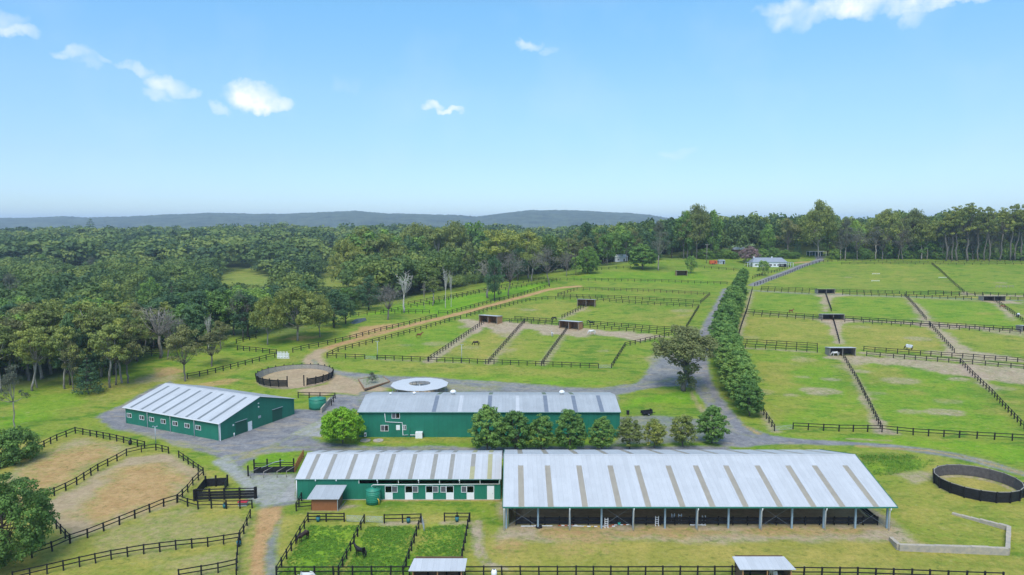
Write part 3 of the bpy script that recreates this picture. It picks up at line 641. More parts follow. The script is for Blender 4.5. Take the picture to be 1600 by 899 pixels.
for px in (69, 207, 350, 499, 652):
    fx = (px - 68) / (657 - 68); x = min(max(L1 * (fx * 1.07 - .07 * fx * fx), .08), L1 - .08); pipe(st1, [(x, -.38, E1 - .15), (x, -.1, E1 - .5), (x, -.1, .1)], .10)
def gy(px):  # position along the right gable from the zoomed photograph
    t = (px - 657) / (1125 - 657); return D1 * (t / (1 + .14 * (1 - t)) * 1.0 + .0)
for a, b_, h in ((752, 822, 3.1), (985, 1047, 3.2)):
    d = MB().box(L1 - .02, L1 + .05, gy(a), gy(b_), .05, h).build('roller_door', M_DGREEN, st1)
    f = MB(); f.box(L1, L1 + .09, gy(a) - .12, gy(a), 0, h + .12); f.box(L1, L1 + .09, gy(b_), gy(b_) + .12, 0, h + .12); f.box(L1, L1 + .09, gy(a), gy(b_), h, h + .12); f.build('door_frame', M_GREENY, d)
    MB().box(L1 + .06, L1 + .35, gy(a) - .1, gy(b_) + .1, h + .14, h + .2).build('hood', M_GALV, d)
d = wall_side_box(st1, 'door', M_WHITE, L1, gy(832), gy(857), .05, 2.3); MB().box(L1 + .06, L1 + .12, gy(853), gy(855.5), 1.05, 1.2).build('handle', M_GALV, d)
wall_side_box(st1, 'wall_vent', M_GALV, L1, gy(898), gy(914), 2.35, 2.95)
for z in (6.0, 5.1): MB().box(L1, L1 + .2, 11.6, 11.85, z, z + .22).build('wall_light', M_WHITE, st1)
wall_side_box(st1, 'meter_box', M_WHITE, L1, gy(736), gy(745), 2.6, 2.95)
MB().tube([(L1 + .15, gy(741), .0), (L1 + .15, gy(741), .9)], .12, 10).build('gas_bottle', M_WHITE, st1, True)
MB().box(L1 - .12, L1 + .03, -.05, .12, 0, E1).build('corner_trim', M_WHITE, st1)

# --- stables in front (centre)
X0, X1, Y0, Y1 = -39.2, -2.1, 120.2, 135.7; L2, D2, E2, RD2 = X1 - X0, Y1 - Y0, 3.88, 6.05
st2 = empty('stable_building', (X0, Y0, 0)); tag(st2, 'long green stable building with five half doors, end to end with the indoor arena', 'stables')
def z5x(x, z=1.5): return xat(370 + x / 3.81, Y0, z) - X0
op = [(z5x(727, 3.4), L2 - .35, 2.98, 3.72)]
doors = [(885, 925, 922, 958), (1004, 1045, 1045, 1080), (1127, 1165, 1165, 1200), (1249, 1289, 1213, 1247), (1371, 1410, 1336, 1369)]
for a, b_, c_, d_ in doors:
    op.append((z5x(a), z5x(b_), 1.35, 2.55))
w = MB(); holes_wall(w, 0, L2, 0, E2 - .03, op); w.box(0, L2, D2 - .12, D2, 0, E2 - .03); w.build('wall', M_GREEN, st2)
for xa, xb in ((0, .1), (L2 - .1, L2)):
    w = MB(); w.add([(x, y, z) for x in (xa, xb) for y, z in ((.125, 0), (D2 - .125, 0), (D2 - .125, E2), (D2 / 2, RD2 - .02), (.125, E2))], [(0, 1, 2, 3, 4), (9, 8, 7, 6, 5), (0, 5, 6, 1), (1, 6, 7, 2), (2, 7, 8, 3), (3, 8, 9, 4), (4, 9, 5, 0)]); w.build('gable_wall', M_GREENY, st2)
rf2 = gable_roof(st2, L2, D2, E2, RD2, M_ROOF, .12, .07, .15)
sx = [xat(440 + x / 4.086, Y0 - .3, 3.8) - X0 for x in (164, 278, 418, 563, 674, 818, 959, 1074)]
strips(rf2, sx, .78, -.1, 7.3, D2, E2, RD2, M_FRP); strips(rf2, sx, .78, 8.2, 15.6, D2, E2, RD2, M_FRP)
x9, x10 = [xat(440 + x / 4.086, Y0 - .3, 3.8) - X0 for x in (1213, 1326)]
strips(rf2, [x9], .82, 3.5, 7.3, D2, E2, RD2, M_FRP); strips(rf2, [x9], .86, -.1, 3.48, D2, E2, RD2, M_FRPY); strips(rf2, [x10], .82, -.1, 7.3, D2, E2, RD2, M_FRPY); strips(rf2, [x9, x10], .82, 8.2, 15.6, D2, E2, RD2, M_FRPY)
MB().box(-.1, L2 + .1, -.22, -.13, E2 - .1, E2 - .02).build('gutter', M_GREENY, st2)
for k in (727, 838, 962, 1083, 1207, 1326, 1448, 1566): x = min(z5x(k, 3.4), L2 - .2); MB().box(x - .06, x + .06, -.03, .09, 3.05, 3.8).build('vent_post', M_CREAM, st2)
pipe(st2, [(z5x(808), -.75, 2.65), (z5x(808), -.75, 2.92), (z5x(815), -.5, 3.0), (L2 - .1, -.12, 2.98)], .07, M_CREAM)
pipe(st2, [(L2 - .1, -.3, 3.75), (L2 - .1, -.12, 3.6), (L2 - .1, -.12, 2.98)], .07, M_CREAM); pipe(st2, [(.1, -.12, 3.7), (.1, -.12, 0)], .07)
for i in (472, 595, 838, 1083, 1326): pipe(st2, [(z5x(i, 3.8), -.42, 3.9), (z5x(i, 3.8), -.42, 3.62)], .09, M_WHITE, 'rain_head')
for a, b_, c_, d_ in doors:
    xa, xb, xc, xd = z5x(a), z5x(b_), z5x(c_), z5x(d_)
    d = MB().box(xa, xb, -.05, .0, .05, 1.35).build('half_door', M_WHITE, st2)
    f = MB(); f.box(xa - .09, xa, -.06, 0, .05, 2.6); f.box(xb, xb + .09, -.06, 0, .05, 2.6); f.box(xa, xb, -.06, 0, 2.55, 2.63); f.build('door_frame', M_WHITE, d)
    s = MB(); 
    for q in ((xc, xc + .08, 1.4, 2.6), (xd - .08, xd, 1.4, 2.6), (xc + .08, xd - .08, 1.4, 1.48), (xc + .08, xd - .08, 2.52, 2.6)): s.box(q[0], q[1], -.12, -.06, q[2], q[3])
    s = s.build('open_shutter', M_WHITE, st2); MB().box(xc + .08, xd - .08, -.11, -.07, 1.48, 2.52).build('shutter_panel', M_GLASSG, s)
d = MB().box(z5x(1490), z5x(1532), -.06, -.003, .05, 2.6).build('door', M_WHITE, st2); MB().box(z5x(1522), z5x(1525), -.1, -.06, 1.1, 1.25).build('handle', M_GALV, d)
MB().box(0, L2, -.2, -.002, 0, .08).build('kerb', M_CONC, st2)

# --- machinery shed
X0m, X1m, Y0m, Y1m = -36.0, 25.3, 156.6, 174.9; L3, D3, E3, RD3 = X1m - X0m, Y1m - Y0m, 6.15, 7.85
ms = empty('machinery_shed', (X0m, Y0m, 0)); tag(ms, 'high green machinery shed with grey roof behind the row of trees', 'shed')
w = MB(); w.box(.1, L3 - .1, 0, .12, -.6, E3); w.box(.1, L3 - .1, D3 - .12, D3, -.6, E3); w.build('wall', M_GREEN, ms)
for a in (0, L3 - .1): w = MB(); gable_wall(w, D3, E3, RD3, a, a + .1); w.build('gable_wall', M_GREENY, ms)
rf3 = gable_roof(ms, L3, D3, E3, RD3, M_ROOFG, .3, .08, .2)
def zc(x, off=740, sc=3.745): return xat(off + x / sc, Y0m, E3) - X0m
dx3 = [xat(560 + 1047 / 8.889, Y0m, E3) - X0m, zc(91), zc(427), zc(599), zc(753)]
strips(rf3, dx3, .95, -.2, 8.6, D3, E3, RD3, M_FRPD); strips(rf3, [x for x in dx3[:4]], .95, 9.7, 17.5, D3, E3, RD3, M_FRPG)
strips(rf3, [zc(258), xat(560 + 1405 / 8.889, Y0m, E3) - X0m], .9, -.2, 8.6, D3, E3, RD3, M_ROOF, 'pale_roof_sheet')
gutter(ms, -.2, L3 + .2, -.3, E3 - .04, M_GREENY)
def z6(x, z): return xat(560 + x / 8.889, Y0m, z) - X0m, 
def w6(x0, x1, z0, z1, **k):
    za, zb = ht(0, 600 + z1 / 8.889, Y0m), ht(0, 600 + z0 / 8.889, Y0m); xa, xb = z6(x0, za)[0], z6(x1, za)[0]
    return xa, xb, za, zb
for q in ((463, 577, 398, 480), (310, 420, 572, 657), (620, 665, 572, 640)):
    xa, xb, za, zb = w6(*q); window(ms, (xa + xb) / 2, za, xb - xa, zb - za)
xa, xb, za, zb = w6(525, 578, 572, 640); MB().box(xa, xb, -.06, 0, za, zb).build('meter_box', M_WHITE, ms)
xa, xb, za, zb = w6(800, 895, 658, 728); b = MB().box(xa, xb, -1.0, -.02, 0, zb).build('pump_housing', M_WHITE, ms); MB().box(xb, xb + .25, -.7, -.3, .7, 1.1).build('motor', M_BLACK, b)
P = [(370, 365), (378, 525), (610, 537), (618, 710), (690, 708)]; pts = [(z6(x, 3)[0], -.12, ht(0, 600 + y / 8.889, Y0m)) for x, y in P]; pipe(ms, [(pts[0][0], -.2, E3 - .1)] + pts[1:], .08, M_WHITE)
pipe(ms, [(z6(720, 0)[0], -.15, ht(0, 679.6, Y0m)), (z6(800, 0)[0], -.15, ht(0, 679.6, Y0m))], .08, M_WHITE)
pipe(ms, [(z6(716, 1)[0], -.12, 2.3), (z6(716, 1)[0], -.12, 0)], .06, M_DGREEN)
ac = MB().box(z6(85, 1)[0], z6(115, 1)[0], -.5, -.1, .3, 1.2).build('air_conditioner', M_WHITE, ms); MB().box(z6(92, 1)[0], z6(108, 1)[0], -.53, -.5, .5, 1.0).build('fan_grille', M_DARK, ac)
for x, s_ in ((xat(559.5 + 780 / 8.889, 166, 7.8) - X0m, .45), (xat(560 + 1315 / 8.889, 166, 7.8) - X0m, .75), (xat(740 + 517 / 3.745, 166, 7.8) - X0m, .7), (xat(610, 166, 7.8) - X0m, .35)):
    v = MB().lathe([(s_ * .6, RD3 - .1), (s_ * .6, RD3 + s_ * .5), (s_, RD3 + s_ * .6), (s_, RD3 + s_ * 1.1), (s_ * .5, RD3 + s_ * 1.5)], 14, (x, D3 / 2 + .5)).build('roof_ventilator', M_WHITE, ms, True)

# --- indoor arena
XA0, XA1, YA0, YA1 = -1.35, 62.6, 107.6, 135.3; LA, DA, EA, RA = XA1 - XA0, YA1 - YA0, 4.15, 7.95
ar = empty('indoor_arena', (XA0, YA0, 0)); tag(ar, 'open sided indoor riding arena with a huge silver roof with beige strips', 'arena')
tops = [(281, 285), (442, 459), (628, 663), (815, 866), (975, 1040), (1160, 1243), (1321, 1421)]
ax = [xat(740 + b_ / 3.81, YA0, EA) - XA0 for a, b_ in tops] + [xat(1130 + b_ / 3.404, YA0, EA) - XA0 for b_ in (118, 300, 478, 632, 810)]
ax = sorted(ax); print('arena strips', [round(a, 1) for a in ax])
def slope_panel(mb, x0, x1, ya, yb, mx_=0.):
    q = [(x, y, roof_z(y, DA, EA, RA, 0) + dz) for dz in (0, .09) for x, y in ((x0, ya), (x1, ya), (x1, yb), (x0, yb))]
    mb.add(q, [(0, 3, 2, 1), (4, 5, 6, 7), (0, 1, 5, 4), (1, 2, 6, 5), (2, 3, 7, 6), (3, 0, 4, 7)])
rb = MB(); xs_ = [-.12] + [v for a in ax for v in (a - .475, a + .475)] + [LA + .12]
for i in range(len(xs_) - 1):
    if i % 2 == 0: slope_panel(rb, xs_[i], xs_[i + 1], -.25, DA / 2); slope_panel(rb, xs_[i], xs_[i + 1], DA / 2, DA + .25)
    else: slope_panel(rb, xs_[i], xs_[i + 1], 10.6, DA / 2); slope_panel(rb, xs_[i], xs_[i + 1], DA / 2, 15.5)
ra = rb.build('roof', M_ROOF, ar)
MB().add([(x, y, RA + z) for x in (-.14, LA + .14) for y, z in ((DA / 2 - .25, .055), (DA / 2, .13), (DA / 2 + .25, .055))], [(0, 1, 4, 3), (1, 2, 5, 4)]).build('ridge_cap', M_ROOF, ra)
for x in ax:
    for ya, yb in ((-.25, 10.6), (15.5, DA + .25)):
        q = [(xx, y, roof_z(y, DA, EA, RA, .04) + dz) for dz in (0, .02) for xx, y in ((x - .475, ya), (x + .475, ya), (x + .475, yb), (x - .475, yb))]
        MB().add(q, [(0, 3, 2, 1), (4, 5, 6, 7), (0, 1, 5, 4), (1, 2, 6, 5), (2, 3, 7, 6), (3, 0, 4, 7)]).build('skylight_strip', M_FRPT, ra)
MB().box(-.2, LA + .2, -.42, -.255, EA - .2, EA - .02).build('gutter', M_GREENY, ar)
bw = MB()
for x in (-.16, LA + .13):
    for ya, yb, za, zb in ((-.25, DA / 2, EA - .02, RA + .02), (DA / 2, DA + .25, RA + .02, EA - .02)): bw.bar((x, ya, za + .03), (x, yb, zb + .03), .08, .24)
bw.build('barge_board', M_GREENY, ar)
NB = 12; bay = (LA - 1.2) / NB
cm = MB().box(-.14, .14, -.14, .14, 0, EA - .25).build('column', M_STEELB, ar); cm.location = (.4, .9, 0)
for k in range(NB + 1):
    for y in (.9, DA - .9):
        if k == 0 and y == .9: continue
        c = cm.copy(); COL.objects.link(c); c.parent = ar; c.location = (.4 + k * bay, y, 0)
for k in range(0, NB + 1, 2):
    x = .3 + k * bay if k else .05
    pipe(ar, [(x, -.33, EA - .15), (x, -.33, 3.7), (x, -.0, 3.3), (x, -.0, .1)], .095, M_WHITE)
rk = MB()
for k in range(NB + 1):
    x = .4 + k * bay; rk.bar((x, .9, EA - .35), (x, DA / 2, RA - .3), .14, .3); rk.bar((x, DA - .9, EA - .35), (x, DA / 2, RA - .3), .14, .3)
rk.build('roof_frame', M_STEELB, ar)
br = MB()
for k in (0, 3, 8, 11):
    x = .4 + k * bay; 
    br.tube([(x + .15, 1.0, .3), (x + bay - .15, 1.0, EA - .5)], .014, 5); br.tube([(x + .15, 1.03, EA - .5), (x + bay - .15, 1.03, .3)], .014, 5)
br.build('cross_brace', M_GALV, ar)
kb = MB(); ky = 2.1
kb.box(2.0, LA - 1.6, ky, ky + .06, .25, .78); kb.box(2.0, LA - 1.6, ky, ky + .06, .86, 1.32)
kb.box(LA - 1.66, LA - 1.6, ky + .1, DA - 1.5, .2, .78); kb.box(LA - 1.66, LA - 1.6, ky + .1, DA - 1.5, .86, 1.32)
kb.box(2.0, LA - 1.6, DA - 1.6, DA - 1.54, .2, 1.3); kb.box(2.0, 2.06, ky + .1, DA - 1.7, .2, 1.3); kb.build('kickboard', M_BLACKR, ar)
kpm = MB().box(-.09, .09, -.16, -.005, 0, 1.5).build('kickboard_post', M_BLACK, ar); kpm.location = (2.0, ky, 0)
for k in range(1, 26):
    c = kpm.copy(); COL.objects.link(c); c.parent = ar; c.location = (2.0 + k * (LA - 3.7) / 25, ky, 0)
gw = MB(); gw.box(.75, .82, 1.5, DA - 1.2, 0, 2.2); gw.build('end_screen', M_GREENY, ar)

# --- tanks
def tank(px, py, d, h, label):
    x, y = at(px, py); r = d / 2; t = empty('water_tank', (x, y + r, hz(x, y)))
    tag(t, label, 'water tank')
    MB().lathe([(r, 0), (r * 1.01, h * .3), (r, h * .6), (r, h)], 36).build('shell', M_TANKG, t, True)
    MB().lathe([(r * 1.03, h), (r * 1.03, h + .08), (r * .25, h + .42), (r * .12, h + .45)], 36).build('lid', M_TANKG, t, True)
    MB().lathe([(.28, h + .3), (.28, h + .52)], 14, (.3, 0)).build('inlet', M_DGREEN, t)
    return t
t = tank(581, 790.5, 2.55, 2.45, 'small round green water tank against the front wall of the centre stables')
MB().tube([(1.0, -1.0, 1.2), (1.25, -1.1, .9), (1.25, -1.15, .1)], .09, 8).build('outlet_pipe', M_YEL, t, True)
t = tank(492.5, 641.5, 4.5, 2.6, 'wide round green water tank behind the left stables near the round yard')

# --- lean-to shelter beside centre stables
yw = at(507, 798)[1]; xl, xr = xat(487, yw, 0), xat(527.5, yw, 0); ht_ = 2.15
sh = empty('feed_shed', (xl, yw, 0)); tag(sh, 'little red brown timber feed shed against the left end of the centre stables', 'shed')
wd = xr - xl
MB().box(0, wd, 0, .06, 0, ht_).build('timber_wall', M_WOOD, sh); MB().box(0, .06, .08, 3.6, 0, ht_ + .25).build('side_wall', M_PLYIN, sh); MB().box(wd - .06, wd, .08, 3.6, 0, ht_ + .25).build('side_wall', M_PLYIN, sh)
rr = MB(); xa0, xa1 = xat(479, yw - .5, 2.2) - xl, xat(529.5, yw - .5, 2.2) - xl; xb0, xb1 = xat(494, yw + 4, 3) - xl, xat(542, yw + 4, 3) - xl
V = [(xa0, -.5, 2.2), (xa1, -.5, 2.2), (xb1, 4., 3.0), (xb0, 4., 3.0)]; rr.add(V + [(a, b_, c_ + .07) for a, b_, c_ in V], [(3, 2, 1, 0), (4, 5, 6, 7), (0, 1, 5, 4), (1, 2, 6, 5), (2, 3, 7, 6), (3, 0, 4, 7)]); rr.build('roof', M_ROOFG, sh)
MB().bar((xa1 - .3, -.3, 0), (xa1 - .3, -.3, 2.2), .1).build('post', M_GALV, sh); MB().bar((xa1 - .2, -.3, .1), (xb1 - .2, 3.6, 0.2), .05).build('brace', M_GALV, sh)

# --- horse walker
WX, WY, WR, WI, WH = -26.9, 195.5, 8.4, 3.2, 2.9
hw = empty('horse_walker', (WX, WY, hz(WX, WY))); tag(hw, 'round horse walker with a flat white ring roof behind the machinery shed', 'horse walker')
n = 12; V = []; F = []
for z, k_ in ((WH, 0), (WH + .1, 0)):
    for k in range(n): a = 2 * math.pi * (k + .5) / n; V.append((WR * math.cos(a), WR * math.sin(a), z - .25))
    for k in range(n): a = 2 * math.pi * (k + .5) / n; V.append((WI * math.cos(a), WI * math.sin(a), z))
for k in range(n):
    j = (k + 1) % n; F += [(k, k + n, j + n, j), (2 * n + k, 2 * n + j, 3 * n + j, 3 * n + k), (k, j, 2 * n + j, 2 * n + k), (n + k, 3 * n + k, 3 * n + j, n + j)]
MB().add(V, F).build('ring_roof', simple('pale_ring_roof', (.46, .47, .47), .6, 0, .06), hw)
for rad in (WR - .5, WI + .3):
    for k in range(n): a = 2 * math.pi * (k + .5) / n; MB().box(-.06, .06, -.06, .06, 0, WH - .2).build('post', M_GALV, hw, loc=(rad * math.cos(a), rad * math.sin(a), 0))
MB().tube([(0, 0, 0), (0, 0, 2.6)], .15, 10).build('hub', M_GALV, hw, True)
for k in range(4): a = .4 + k * math.pi / 2; MB().bar((.2 * math.cos(a), .2 * math.sin(a), 2.4), ((WR - 1.2) * math.cos(a), (WR - 1.2) * math.sin(a), 2.4), .08).build('sweep_arm', M_GALV, hw)

# ------------------------------------------------------------ round yards
def ring_yard(cx, cy, r, h, npost, label, lean, gap=None, planks=True, im=None):
    root = empty('round_yard', (cx, cy, hz(cx, cy))); tag(root, label, 'round yard')
    pts = []
    ex_ = .5 if planks else .12; pm = MB().bar((0, 0, 0), (lean * (1 + ex_ / h), 0, h + ex_), .24).build('post', M_BLACK, root)
    first = True
    for k in range(npost):
        a = 2 * math.pi * k / npost
        if gap and gap[0] < a < gap[1]: continue
        c = pm if first else pm.copy()
        if not first: COL.objects.link(c); c.parent = root
        first = False; c.location = ((r + .14) * math.cos(a), (r + .14) * math.sin(a), 0); c.rotation_euler = (0, 0, a)
    for k in range(npost):
        a, b_ = 2 * math.pi * k / npost, 2 * math.pi * (k + 1) / npost
        if gap and (gap[0] < (a + b_) / 2 < gap[1]): continue
        inn, out = MB(), MB(); rows = 5
        for i in range(rows):
            z0 = .06 + i * h / rows; z1 = z0 + h / rows * (.86 if planks else .97)
            def P(ang_, z, off): rr_ = r + lean * z / h + off; return (rr_ * math.cos(ang_), rr_ * math.sin(ang_), z)
            for mb, o0, o1 in ((inn, -.03, .0), (out, .012, .05)):
                V = [P(a, z0, o0), P(b_, z0, o0), P(b_, z1, o0), P(a, z1, o0), P(a, z0, o1), P(b_, z0, o1), P(b_, z1, o1), P(a, z1, o1)]
                mb.add(V, [(0, 3, 2, 1), (4, 5, 6, 7), (0, 1, 5, 4), (1, 2, 6, 5), (2, 3, 7, 6), (3, 0, 4, 7)])
        out.build('outer_panel', M_BLACKR, root); inn.build('inner_boards', im or M_GREYW, root)
        MB().bar(P(a, h + .06, .02), P(b_, h + .06, .02), .12, .1).build('top_rail', M_BLACK if planks else M_GREYW, root)
    return root
ry = ring_yard(-68.2, 211.3, 11.2, 2.0, 26, 'large timber round yard with sand floor and a gap in front', .35, gap=(4.83, 5.22))
for k, a in enumerate((4.82, 5.24)): MB().box(-.14, .14, -.14, .14, 0, 3.3).build('gate_post', M_BLACK, ry, loc=(11.4 * math.cos(a), 11.4 * math.sin(a), 0))
ring_yard(88.3, 125.6, 6.95, 2.0, 18, 'black rubber panelled round yard on grass right of the indoor arena', .15, planks=False, im=simple('grey_rubber', (.085, .075, .07), .8, 0, .3, 2))

# ------------------------------------------------------------ fences
PM = {}
def fence(label, pts, h=1.5, rails=2, sp=2.6, group=None, m=None, world=False, pw=.2, name='post_and_rail_fence', cat='fence', mesh=False):
    P = [Vector(p) for p in (pts if world else [at(*p) for p in pts])]
    x0, y0 = P[0]; z0 = hz(x0, y0); root = empty(name, (x0, y0, z0)); tag(root, label, cat, group)
    m = m or M_BLACK; S_ = [P[0]]
    tot = sum((P[i + 1] - P[i]).length for i in range(len(P) - 1))
    if tot / sp > 96: sp = tot / 96
    for i in range(len(P) - 1):
        L = (P[i + 1] - P[i]).length; n = max(1, round(L / sp))
        for k in range(1, n + 1): S_.append(P[i].lerp(P[i + 1], k / n))
    if P[0].y > 160: h += .15; pw += .03
    key = (h, pw, m.name)
    if key not in PM:
        o = MB().box(-pw / 2, pw / 2, -pw / 2, pw / 2, -.3, h + .08).build('post', m, root); PM[key] = o.data; fresh = o
    else: fresh = None
    for i, p in enumerate(S_):
        o = fresh if (i == 0 and fresh) else bpy.data.objects.new('post', PM[key])
        if o is not fresh: COL.objects.link(o); o.parent = root
        j = min(i, len(S_) - 2); d = S_[j + 1] - S_[j]
        o.location = (p.x - x0, p.y - y0, hz(p.x, p.y) - z0); o.rotation_euler = (0, 0, math.atan2(d.y, d.x) + rng.normal(0, .05)); o.rotation_euler[0] = rng.normal(0, .02); o.rotation_euler[1] = rng.normal(0, .02)
        o.scale = (1, 1, 1 + rng.normal(0, .02))
    pass
    zs = [h - .06, h * .52] if rails == 2 else [h - .06, h * .62, h * .28]
    for zr in zs:
        mb = MB()
        for i in range(len(S_) - 1):
            a, b_ = S_[i], S_[i + 1]; j1, j2 = rng.normal(0, .012, 2)
            mb.bar((a.x - x0, a.y - y0, hz(a.x, a.y) - z0 + zr + j1), (b_.x - x0, b_.y - y0, hz(b_.x, b_.y) - z0 + zr + j2), .07, .15 + .02 * (S_[0].y > 160))
        mb.build('rail', m, root)
    return root
def gate(label, a, b_, m=None, h=1.15):
    A, B_ = Vector(at(*a)), Vector(at(*b_)); z = hz(A.x, A.y); root = empty('farm_gate', (A.x, A.y, z), math.atan2(B_.y - A.y, B_.x - A.x)); tag(root, label, 'gate')
    L = (B_ - A).length; dz = hz(B_.x, B_.y) - z; mm = m or M_GALV
    f = MB()
    for zz in (.2, h): f.tube([(0.1, 0, zz), (L - .1, 0, zz + dz)], .03, 6)
    for x in (.1, L - .1): f.tube([(x, 0, .2 + dz * x / L), (x, 0, h + dz * x / L)], .03, 6)
    f.tube([(.1, 0, .2), (L / 2, 0, h + dz / 2)], .02, 5); f.tube([(L - .1, 0, .2 + dz), (L / 2, 0, h + dz / 2)], .02, 5)
    f.build('frame', mm, root)
    b = MB()
    for k in range(1, 5): zz = .2 + (h - .2) * k / 5; b.tube([(.1, 0, zz), (L - .1, 0, zz + dz)], .014, 4)
    b.build('bars', mm, root); return root
fence('black two rail fence round the outer side of the upper left sand yard', [(-30, 748), (0, 733.6), (59, 704), (89, 689), (118, 677.5), (141, 682), (172, 687.5), (204, 695), (226, 700)])
fence('black two rail fence dividing the two left sand yards', [(53, 787.5), (85, 775), (103, 766.8), (120, 758), (153, 736.5), (183, 721), (197.6, 712.6), (221, 707), (243.7, 704), (263.6, 709)])
fence('curved black fence round the right and lower side of the lower left sand yard', [(279.5, 715.5), (302, 731.6), (318, 743), (301.6, 758.7), (293.6, 769.6), (276.6, 786), (255.8, 792), (234, 801), (186.7, 820.6), (136.8, 840.8), (109.5, 849.7), (81.8, 861.8), (50, 872)])
fence('short black fence closing the lower left sand yard beside the big tree', [(57, 792.7), (109.5, 849.7)])
fence('black fence below the black panelled pen', [(277.4, 785.5), (293.3, 791.8), (309.7, 796), (330.4, 795), (353.8, 795.5), (375, 795), (394, 794.5)])
fence('black fence running along the left of the orange track', [(391, 810), (381, 834.5), (375, 843), (371, 867.6), (369.6, 905)])
fence('long black fence across the dry paddock at lower left', [(373.7, 847), (324.7, 854.6), (275, 859.5), (224.7, 866), (174, 874.8), (124.5, 886), (73.7, 897.5), (20, 910)])
fence('lowest black fence at the left bottom edge', [(369.5, 889), (340.8, 895.5), (314.6, 900), (280, 906)])
fence('black fence up the left side of the first horse pen', [(432, 901), (481.6, 816)])
fence('short black fence with a blue bin at the head of the first horse pen', [(481.6, 815.5), (538, 815.5)], rails=3)
fence('black fence between the first and second horse pens', [(529, 900), (569, 818)])
fence('short black fence at the head of the second horse pen', [(600.6, 818), (657.6, 816.5)])
fence('black fence between the second and third horse pens', [(630, 900), (657.8, 817)])
fence('short black fence at the head of the third horse pen', [(694.6, 815), (734, 815)])
fence('black fence up the right side of the third horse pen', [(717.5, 900), (733, 816)])
fence('longest black fence along the bottom edge below the pens and arena', [(432, 901.5), (640, 901), (900, 901), (1144, 901), (1340, 903), (1567, 911)])
fence('little black corner fence beside the red brown feed shed', [(471, 783), (463, 799), (487, 797)])
gate('silver mesh gate of the first horse pen', (541, 816), (568, 817)); gate('silver mesh gate of the second horse pen', (571, 817), (599, 818)); gate('silver gate standing open at the third horse pen', (659, 816), (663, 832))
# right paddocks
GR = 'fences of the right hand paddocks'
fence('black fence along the grass above the curving drive, right of the silver gate', [(1239, 671), (1310.7, 674.5), (1378, 675.5), (1426.7, 680.4), (1499, 684.5), (1581.5, 689), (1660, 694)], sp=3.7)
gate('silver gate at the lower corner of the right paddocks', (1211, 674), (1238, 671.5))
fence('black fence on the paddock side of the tree avenue', [(1210, 674), (1190, 643), (1172, 600), (1158, 570), (1149, 543), (1158, 512), (1166.7, 487), (1175.5, 453)], sp=3.6)
fence('upper black fence of the near lane left of the open shelter', [(1152, 536), (1277, 543.5)], sp=3.4); fence('lower black fence of the near lane left of the open shelter', [(1149, 543), (1277, 551)], sp=3.4)
fence('upper black fence of the near lane right of the nearest shelter', [(1349.5, 548.5), (1438, 555.3), (1520.7, 561), (1680, 573)], sp=3.4); fence('lower black fence of the near lane right of the nearest shelter', [(1354, 556.5), (1396, 560), (1500, 568), (1600, 577), (1680, 584)], sp=3.4)
fence('upper black fence of the middle lane beside the avenue', [(1166, 489), (1284, 498.5)], sp=3.4); fence('lower black fence of the middle lane beside the avenue', [(1164, 493), (1284, 502)], sp=3.4)
fence('upper black fence of the middle lane running off to the right', [(1320, 500), (1453, 509), (1596, 518)], sp=3.4); fence('lower black fence of the middle lane running off to the right', [(1320, 503.5), (1453, 512.5), (1594, 521.5)], sp=3.4)
fence('upper black fence of the far lane near the avenue', [(1190, 452), (1276, 455.5)], sp=3.6); fence('lower black fence of the far lane near the avenue', [(1189, 455.5), (1264, 459.3)], sp=3.6)
fence('upper black fence of the far lane right of the far shelter', [(1306, 457), (1450, 461), (1536, 464)], sp=3.6); fence('lower black fence of the far lane right of the far shelter', [(1316.5, 460.8), (1420, 465), (1517.8, 469)], sp=3.6)
fence('black fence above the far lane at the right edge', [(1450, 458.5), (1560, 462.5), (1680, 467)], sp=3.6); fence('short black fence right of the right edge shelter', [(1578, 469), (1680, 473)], sp=3.6)
fence('black divider between the farthest and the middle shelter', [(1290, 461), (1299, 487)], sp=3.4); fence('black divider between the middle and the nearest shelter', [(1302, 502), (1311.5, 537)], sp=3.4)
fence('black divider running down from the nearest shelter to the lower fence', [(1318, 560), (1340, 597), (1360, 637), (1378, 675)], sp=3.2)
fence('black divider in the farthest right field', [(1456, 414), (1480, 435), (1506, 458)], sp=3.6); fence('black divider from the far lane to the middle lane', [(1413.5, 463), (1447, 501)], sp=3.4); fence('black divider from the middle lane to the near lane', [(1451.7, 508), (1491, 552)], sp=3.4)
fence('black divider going down to the right edge of the picture', [(1500.7, 568), (1550, 617), (1600, 671), (1630, 700)], sp=3.2)
fence('black divider running right from the right edge shelter', [(1554.5, 471), (1600, 505)], sp=3.4)
fence('thin fence along the foot of the forest on the right', [(1309, 409), (1450, 411), (1750, 414)], sp=5.5, pw=.14, h=1.25); fence('second thin fence just below the forest fence', [(1315, 413.5), (1456, 414), (1750, 418)], sp=5.5, pw=.14, h=1.25)
fence('black fence on the paddock side of the cottage drive', [(1179, 447.5), (1197, 441), (1217, 434), (1230, 429), (1246, 422), (1265, 415), (1280, 411), (1300, 409)], sp=4.5)
fence('black fence on the cottage side of the drive', [(1176, 436), (1190, 430.5), (1210, 426), (1230, 420)], sp=4.5)
